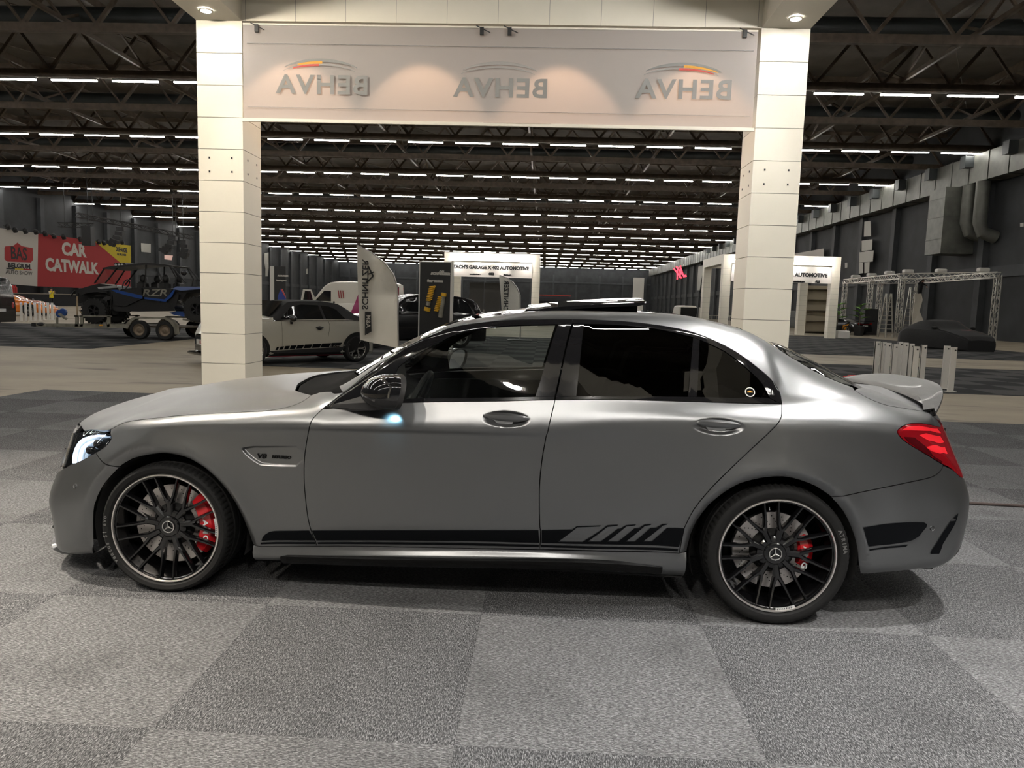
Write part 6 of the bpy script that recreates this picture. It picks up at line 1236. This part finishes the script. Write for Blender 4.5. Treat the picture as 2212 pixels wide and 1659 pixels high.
def ladder(px, py, h, label, spread=.9, w=.5):
    p = onZ(px, py); l = empty('step_ladder', (p.x,p.y,0), .15, label=label, cat='ladder')
    for sgn, nm in ((1,'front_frame'),(-1,'rear_frame')):
        f_ = empty(nm, (0,0,0), parent=l)
        for x in (-w/2, w/2): MB().bar((x+ (0),sgn*spread/2,0),(x*.7,sgn*.06,h),.05,.08).build('stile', M_alu, f_)
        for k in range(1, int(h/.3)): t = k*.3/h; MB().bar((-w/2*(1-.3*t),sgn*(spread/2*(1-t)+.06*t),k*.3),(w/2*(1-.3*t),sgn*(spread/2*(1-t)+.06*t),k*.3),.04,.06).build('rung', M_alu, f_)
    return l
ladder(1912,729,3.0,'grey step ladder beside the black sports car')
ladder(1963,728,3.6,'tall ladder under the dark dressed worker', .9, .55)
M_clo = mat('white_drape', (.62,.58,.50), .7, bump=(4,.6)); Yd = onZ(1963,728).y-1.0; q = [(1975,635),(1992,634),(1994,648),(1988,672),(1995,694),(1970,700),(1972,670),(1976,650)]; P = [(onY(a,b2,Yd).x, onY(a,b2,Yd).z) for a,b2 in q]
MB().prism(P, lambda x,z: (x,Yd+.12*math.sin(x*5),z), lambda x,z: (x+.1,Yd+.3+.12*math.sin(x*5),z)).build('cloth_drape', M_clo, label='white cloth hanging down from the worker on the ladder', cat='cloth')
sg_ = empty('site_plan_sign', (XR-.5,0,0), label='white site plan sign on the right wall above the truss frame', cat='sign')
def wp(px, py, X=XR-.47): p = onX(px, py, X); return p.y, p.z
def wprism(name, pts, m, parent, label=None, cat=None, X=XR-.47, t=.04):
    o = MB().prism([wp(*p, X) for p in pts], lambda y,z: (X,y,z), lambda y,z: (X-t,y,z)).build(name, m, parent, label=label, cat=cat)
    if parent: o.matrix_parent_inverse = Matrix.Translation(-Vector(parent.location))
    return o
M_sign = mat('sign_pale', (.42,.41,.37), .6)
for pts in ([(1868,479),(1881,477),(1882,510),(1867,511)],[(1862,520),(1885,517),(1884,540),(1862,543)],[(1857,545),(1888,541),(1886,565),(1857,567)],[(1857,568),(1865,567),(1865,590),(1856,591)],[(1868,567),(1879,566),(1878,589),(1868,590)]): wprism('plan_shape', pts, M_sign, sg_)
wprism('site_plan_sign', [(1509,576),(1519,573),(1518,592),(1515,605),(1512,627),(1506,627),(1507,604)], M_sign, None, 'small distant site plan sign on the right wall beyond the red letters', 'sign')
wprism('wall_poster', [(1716,548),(1780,537),(1780,569),(1716,576)], mat('poster_cream', (.42,.39,.34), .6), None, 'wide cream poster high on the right wall over the second booth', 'poster')
wprism('number_sign', [(1826,568),(1831,567),(1831,578),(1826,579)], M_sign, None, 'small white number sign on the right wall', 'sign', XR-.002)
wprism('exit_sign', [(2205,482),(2212,481),(2212,489),(2205,490)], M_sign, None, 'tiny white plate on the wall at the right edge', 'sign')
def lwprism(name, pts, m, label, cat, X=XLW+.05): MB().prism([(onX(px,py,X).y, onX(px,py,X).z) for px,py in pts], lambda y,z: (X,y,z), lambda y,z: (X+.05,y,z)).build(name, m, label=label, cat=cat)
lwprism('wall_panel', [(304,525),(325,527),(325,546),(305,544)], M_sign, 'pale square wall panel left of the near white column', 'panel'); lwprism('wall_sign', [(355,551),(373,552),(370,562),(355,560)], mat('pinkish_sign', (.5,.35,.3), .6, emit=.12, ecol=(1,.6,.5)), 'small pinkish lit sign on the left wall above the buggy', 'sign')
lwprism('wall_panel', [(661,581),(668,580),(668,592),(661,592)], M_sign, 'tiny pale panel on the left wall beyond the white van', 'panel'); lwprism('site_plan_sign', [(571,547),(583,545),(583,565),(580,580),(578,597),(573,597),(573,580),(570,565)], M_sign, 'white site plan sign on the left wall beside the near column', 'sign')
# red hanging letters
p = onY(1472,589,95); xx = empty('letter_sign', tuple(p), label='red glowing letters hanging over the hall, right of centre', cat='sign')
M_redl = mat('red_letters', (.8,.02,.03), .4, emit=1.6, ecol=(1,.03,.05))
for ch, dx, dz in (('X',-.40,-.15),('X',-.05,.05),('L',.28,.1)): t = text_mb(ch, 2.1, .06, .04, sx=.45, shear=-.25); put(t, frame((dx,0,dz),(1,0,.28),(0,0,1))); t.build('letter', M_redl, xx)
MB().bar((.2,0,1.1),(.25,0,16.2-p.z),.03).bar((-.3,0,.9),(-.25,0,16.2-p.z),.03).build('hanging_wire', M_trs, xx)
# cables and small things on the floor
pts = [onZ(2050,1089),onZ(2095,1091.5),onZ(2150,1094.5),onZ(2212,1098),onZ(2290,1104),onZ(2500,1112),onZ(2900,1140)]; MB().tube([(p.x,p.y,.018) for p in pts], .011, 8).build('floor_cable', mat('brown_cable', (.07,.05,.045), .5), smooth=1, label='thin brown cable lying on the carpet behind the sedan', cat='cable')
p = onZ(1836,818); MB().bevbox((-.16,-.05,0),(.16,.05,.05),.015).bevbox((-.05,-.04,.05),(.16,.04,.075),.01).build('strap_bundle', mat('red_strap', (.55,.02,.02), .5), loc=(p.x,p.y,.007), rot=(0,0,.3), label='small red strap bundle on the floor behind the trunk', cat='strap')
for px, py, lb in ((890,655,'white off-roader far off behind the black sport utility car'),):
    p = onZ(893,702); c, L, K = far_car('suv', (p.x,p.y+6,0), .3, M_vw, lb, 'off_roader')
# boxes, plants and rack by the ladder
p = onZ(1819,732); MB().bevbox((-.35,-.25,.008),(.35,.25,.5),.04).build('flight_case', M_pwh, loc=(p.x,p.y,.0), label='pale box on the floor beside the second booth column', cat='box')
M_leaf = mat('plant_leaf', (.12,.28,.04), .5)
for k, (px, py) in enumerate(((1812,655),(1860,655))):
    p = onY(px,py,54); pt = empty('potted_plant', (p.x,54,0), label='leafy green plant %s the lattice truss column' % ('left of' if k == 0 else 'right of'), cat='plant'); MB().lathe([(0,0),(.3,0),(.38,.7),(0,.7)],16).build('pot', M_blk, pt); MB().cyl((0,0,.6),(0,0,1.5),.04,8).build('stem', M_wood, pt)
    for j in range(9):
        a = 2.4*j; l = .9; d = Vector((math.cos(a),math.sin(a),.55)).normalized(); s = d.cross(Vector((0,0,1))).normalized()*.16; o_ = Vector((0,0,1.2+.12*j)); MB().add([o_,o_+d*l*.4+s,o_+d*l+Vector((0,0,-.25)),o_+d*l*.4-s],[(0,1,2,3)]).build('leaf', M_leaf, pt)
p = onY(1877,690,57.5); MB().box((-.5,-.4,0),(.5,.4,2.0)).box((-.45,-.43,.3),(.45,-.4,1.9)).build('equipment_rack', M_blk, loc=(p.x,57.5,0), label='black equipment rack between truss and ladder', cat='rack')
p = onY(1775,650,56); sh = empty('shelf_unit', (p.x,56,0), label='tall beige shelf unit seen through the second booth', cat='shelf')
M_bei = mat('beige_board', (.42,.36,.26), .6); MB().box((-1.1,0,0),(-1.05,.5,3.6)).build('side_panel', M_bei, sh); MB().box((1.05,0,0),(1.1,.5,3.6)).build('side_panel', M_bei, sh); MB().box((-1.1,.5,0),(1.1,.53,3.6)).build('back_panel', M_bei, sh)
for z in (.1,.9,1.7,2.5,3.3): MB().box((-1.05,0,z),(1.05,.5,z+.05)).build('shelf', M_wood, sh)
p = onZ(1570,693); cr = empty('crowd_barrier', (onY(1528,690,60).x,60,0), label='grey steel crowd barrier left of the second booth', cat='barrier'); MB().tube([(0,0,.0),(0,0,1.1),(2.2,0,1.1),(2.2,0,0)],.025,8).build('barrier_frame', M_alu, cr)
for k in range(1,12): MB().cyl((.18*k,0,.15),(.18*k,0,1.1),.012,6).build('barrier_bar', M_alu, cr)
# ------------------------------------------------------------------ people
import bmesh
def person(loc, rz, height, joints, radii, zones, label, hair=None, extras=None):
    names = list(joints); bm = bmesh.new(); sk = bm.verts.layers.skin.verify(); V = {}
    for n in names:
        v = bm.verts.new(joints[n]); v[sk].radius = (radii[n], radii[n]*.85 if n in ('pelvis','waist','chest') else radii[n]); V[n] = v
    for a, b2 in (('pelvis','waist'),('waist','chest'),('chest','neck'),('neck','head0'),('head0','head1'),('pelvis','hipL'),('hipL','kneeL'),('kneeL','ankL'),('ankL','toeL'),('pelvis','hipR'),('hipR','kneeR'),('kneeR','ankR'),('ankR','toeR'),('chest','shL'),('shL','elL'),('elL','wrL'),('wrL','hdL'),('chest','shR'),('shR','elR'),('elR','wrR'),('wrR','hdR')): bm.edges.new((V[a],V[b2]))
    V['pelvis'][sk].use_root = True
    me = bpy.data.meshes.new('person_body'); bm.to_mesh(me); bm.free(); o = bpy.data.objects.new('tmp', me); COL.objects.link(o)
    o.modifiers.new('s','SKIN'); q = o.modifiers.new('d','SUBSURF'); q.levels = 2; q.render_levels = 2
    bpy.context.view_layer.update(); ev = o.evaluated_get(bpy.context.evaluated_depsgraph_get()); me2 = bpy.data.meshes.new_from_object(ev); bpy.data.objects.remove(o)
    me2.materials.clear()
    for m, _ in zones: me2.materials.append(m)
    for p in me2.polygons:
        c = p.center
        for i, (m, fn) in enumerate(zones):
            if fn(c): p.material_index = i; break
        p.use_smooth = True
    root = empty('person', loc, rz, label=label, cat='person'); ob = bpy.data.objects.new('body', me2); link(ob, root); ob.scale = (height/1.75,)*3
    if hair:
        h = MB().sph(hair[0], hair[1], 16, 10).build('hair', mat('dark_hair', (.012,.010,.009), .7), root, smooth=1); h.scale = ob.scale
    return root
M_skin = mat('skin', (.45,.26,.18), .5); M_vest = mat('yellow_vest', (.85,.68,.02), .6); M_dk = mat('dark_clothes', (.012,.012,.015), .8); M_pale = mat('pale_sleeve', (.55,.50,.45), .8)
J = dict(pelvis=(0,0,.95),waist=(0,0,1.1),chest=(0,.0,1.34),neck=(0,0,1.5),head0=(0,-.02,1.58),head1=(0,-.02,1.70),hipL=(.10,0,.90),kneeL=(.11,-.02,.50),ankL=(.11,.03,.09),toeL=(.12,-.14,.04),hipR=(-.10,0,.90),kneeR=(-.11,-.02,.50),ankR=(-.11,.03,.09),toeR=(-.12,-.14,.04),shL=(.19,0,1.42),elL=(.24,-.14,1.20),wrL=(.10,-.30,1.42),hdL=(.06,-.28,1.52),shR=(-.19,0,1.42),elR=(-.25,-.12,1.20),wrR=(-.12,-.30,1.38),hdR=(-.06,-.29,1.46))
Rr = dict(pelvis=.16,waist=.14,chest=.165,neck=.06,head0=.095,head1=.09,hipL=.095,kneeL=.062,ankL=.045,toeL=.035,hipR=.095,kneeR=.062,ankR=.045,toeR=.035,shL=.07,elL=.048,wrL=.034,hdL=.045,shR=.07,elR=.048,wrR=.034,hdR=.045)
p = onZ(112,664); person((p.x,p.y,0), math.radians(70), 1.78, J, Rr, [(M_vest, lambda c: .86 < c.z < 1.5 and abs(c.x) < .2 and c.y > -.18),(M_skin, lambda c: c.z > 1.5 or (c.y < -.24)),(M_pale, lambda c: c.z > 1.05 and abs(c.x) > .1),(M_dk, lambda c: True)], 'person in yellow safety vest and dark trousers holding something to the face', ((0,.01,1.69),(.105,.11,.10)))
J2 = dict(J); J2.update(waist=(0,-.02,1.1),chest=(0,-.10,1.34),neck=(0,-.16,1.48),head0=(0,-.20,1.55),head1=(0,-.23,1.66),elL=(.22,-.30,1.28),wrL=(.14,-.45,1.16),hdL=(.12,-.50,1.10),elR=(-.24,-.28,1.55),wrR=(-.16,-.38,1.78),hdR=(-.14,-.40,1.86))
pl = onZ(1963,728); zf = onY(1978,632,pl.y).z-.75; person((pl.x+.45,pl.y-.1,zf), math.radians(20), 1.75, J2, Rr, [(M_skin, lambda c: c.z > 1.5 and c.y < -.12 and abs(c.x) < .12 or c.y < -.40),(M_dk, lambda c: True)], 'person in dark clothes up on the ladder fixing white cloth', ((0,-.20,1.66),(.105,.11,.09)))
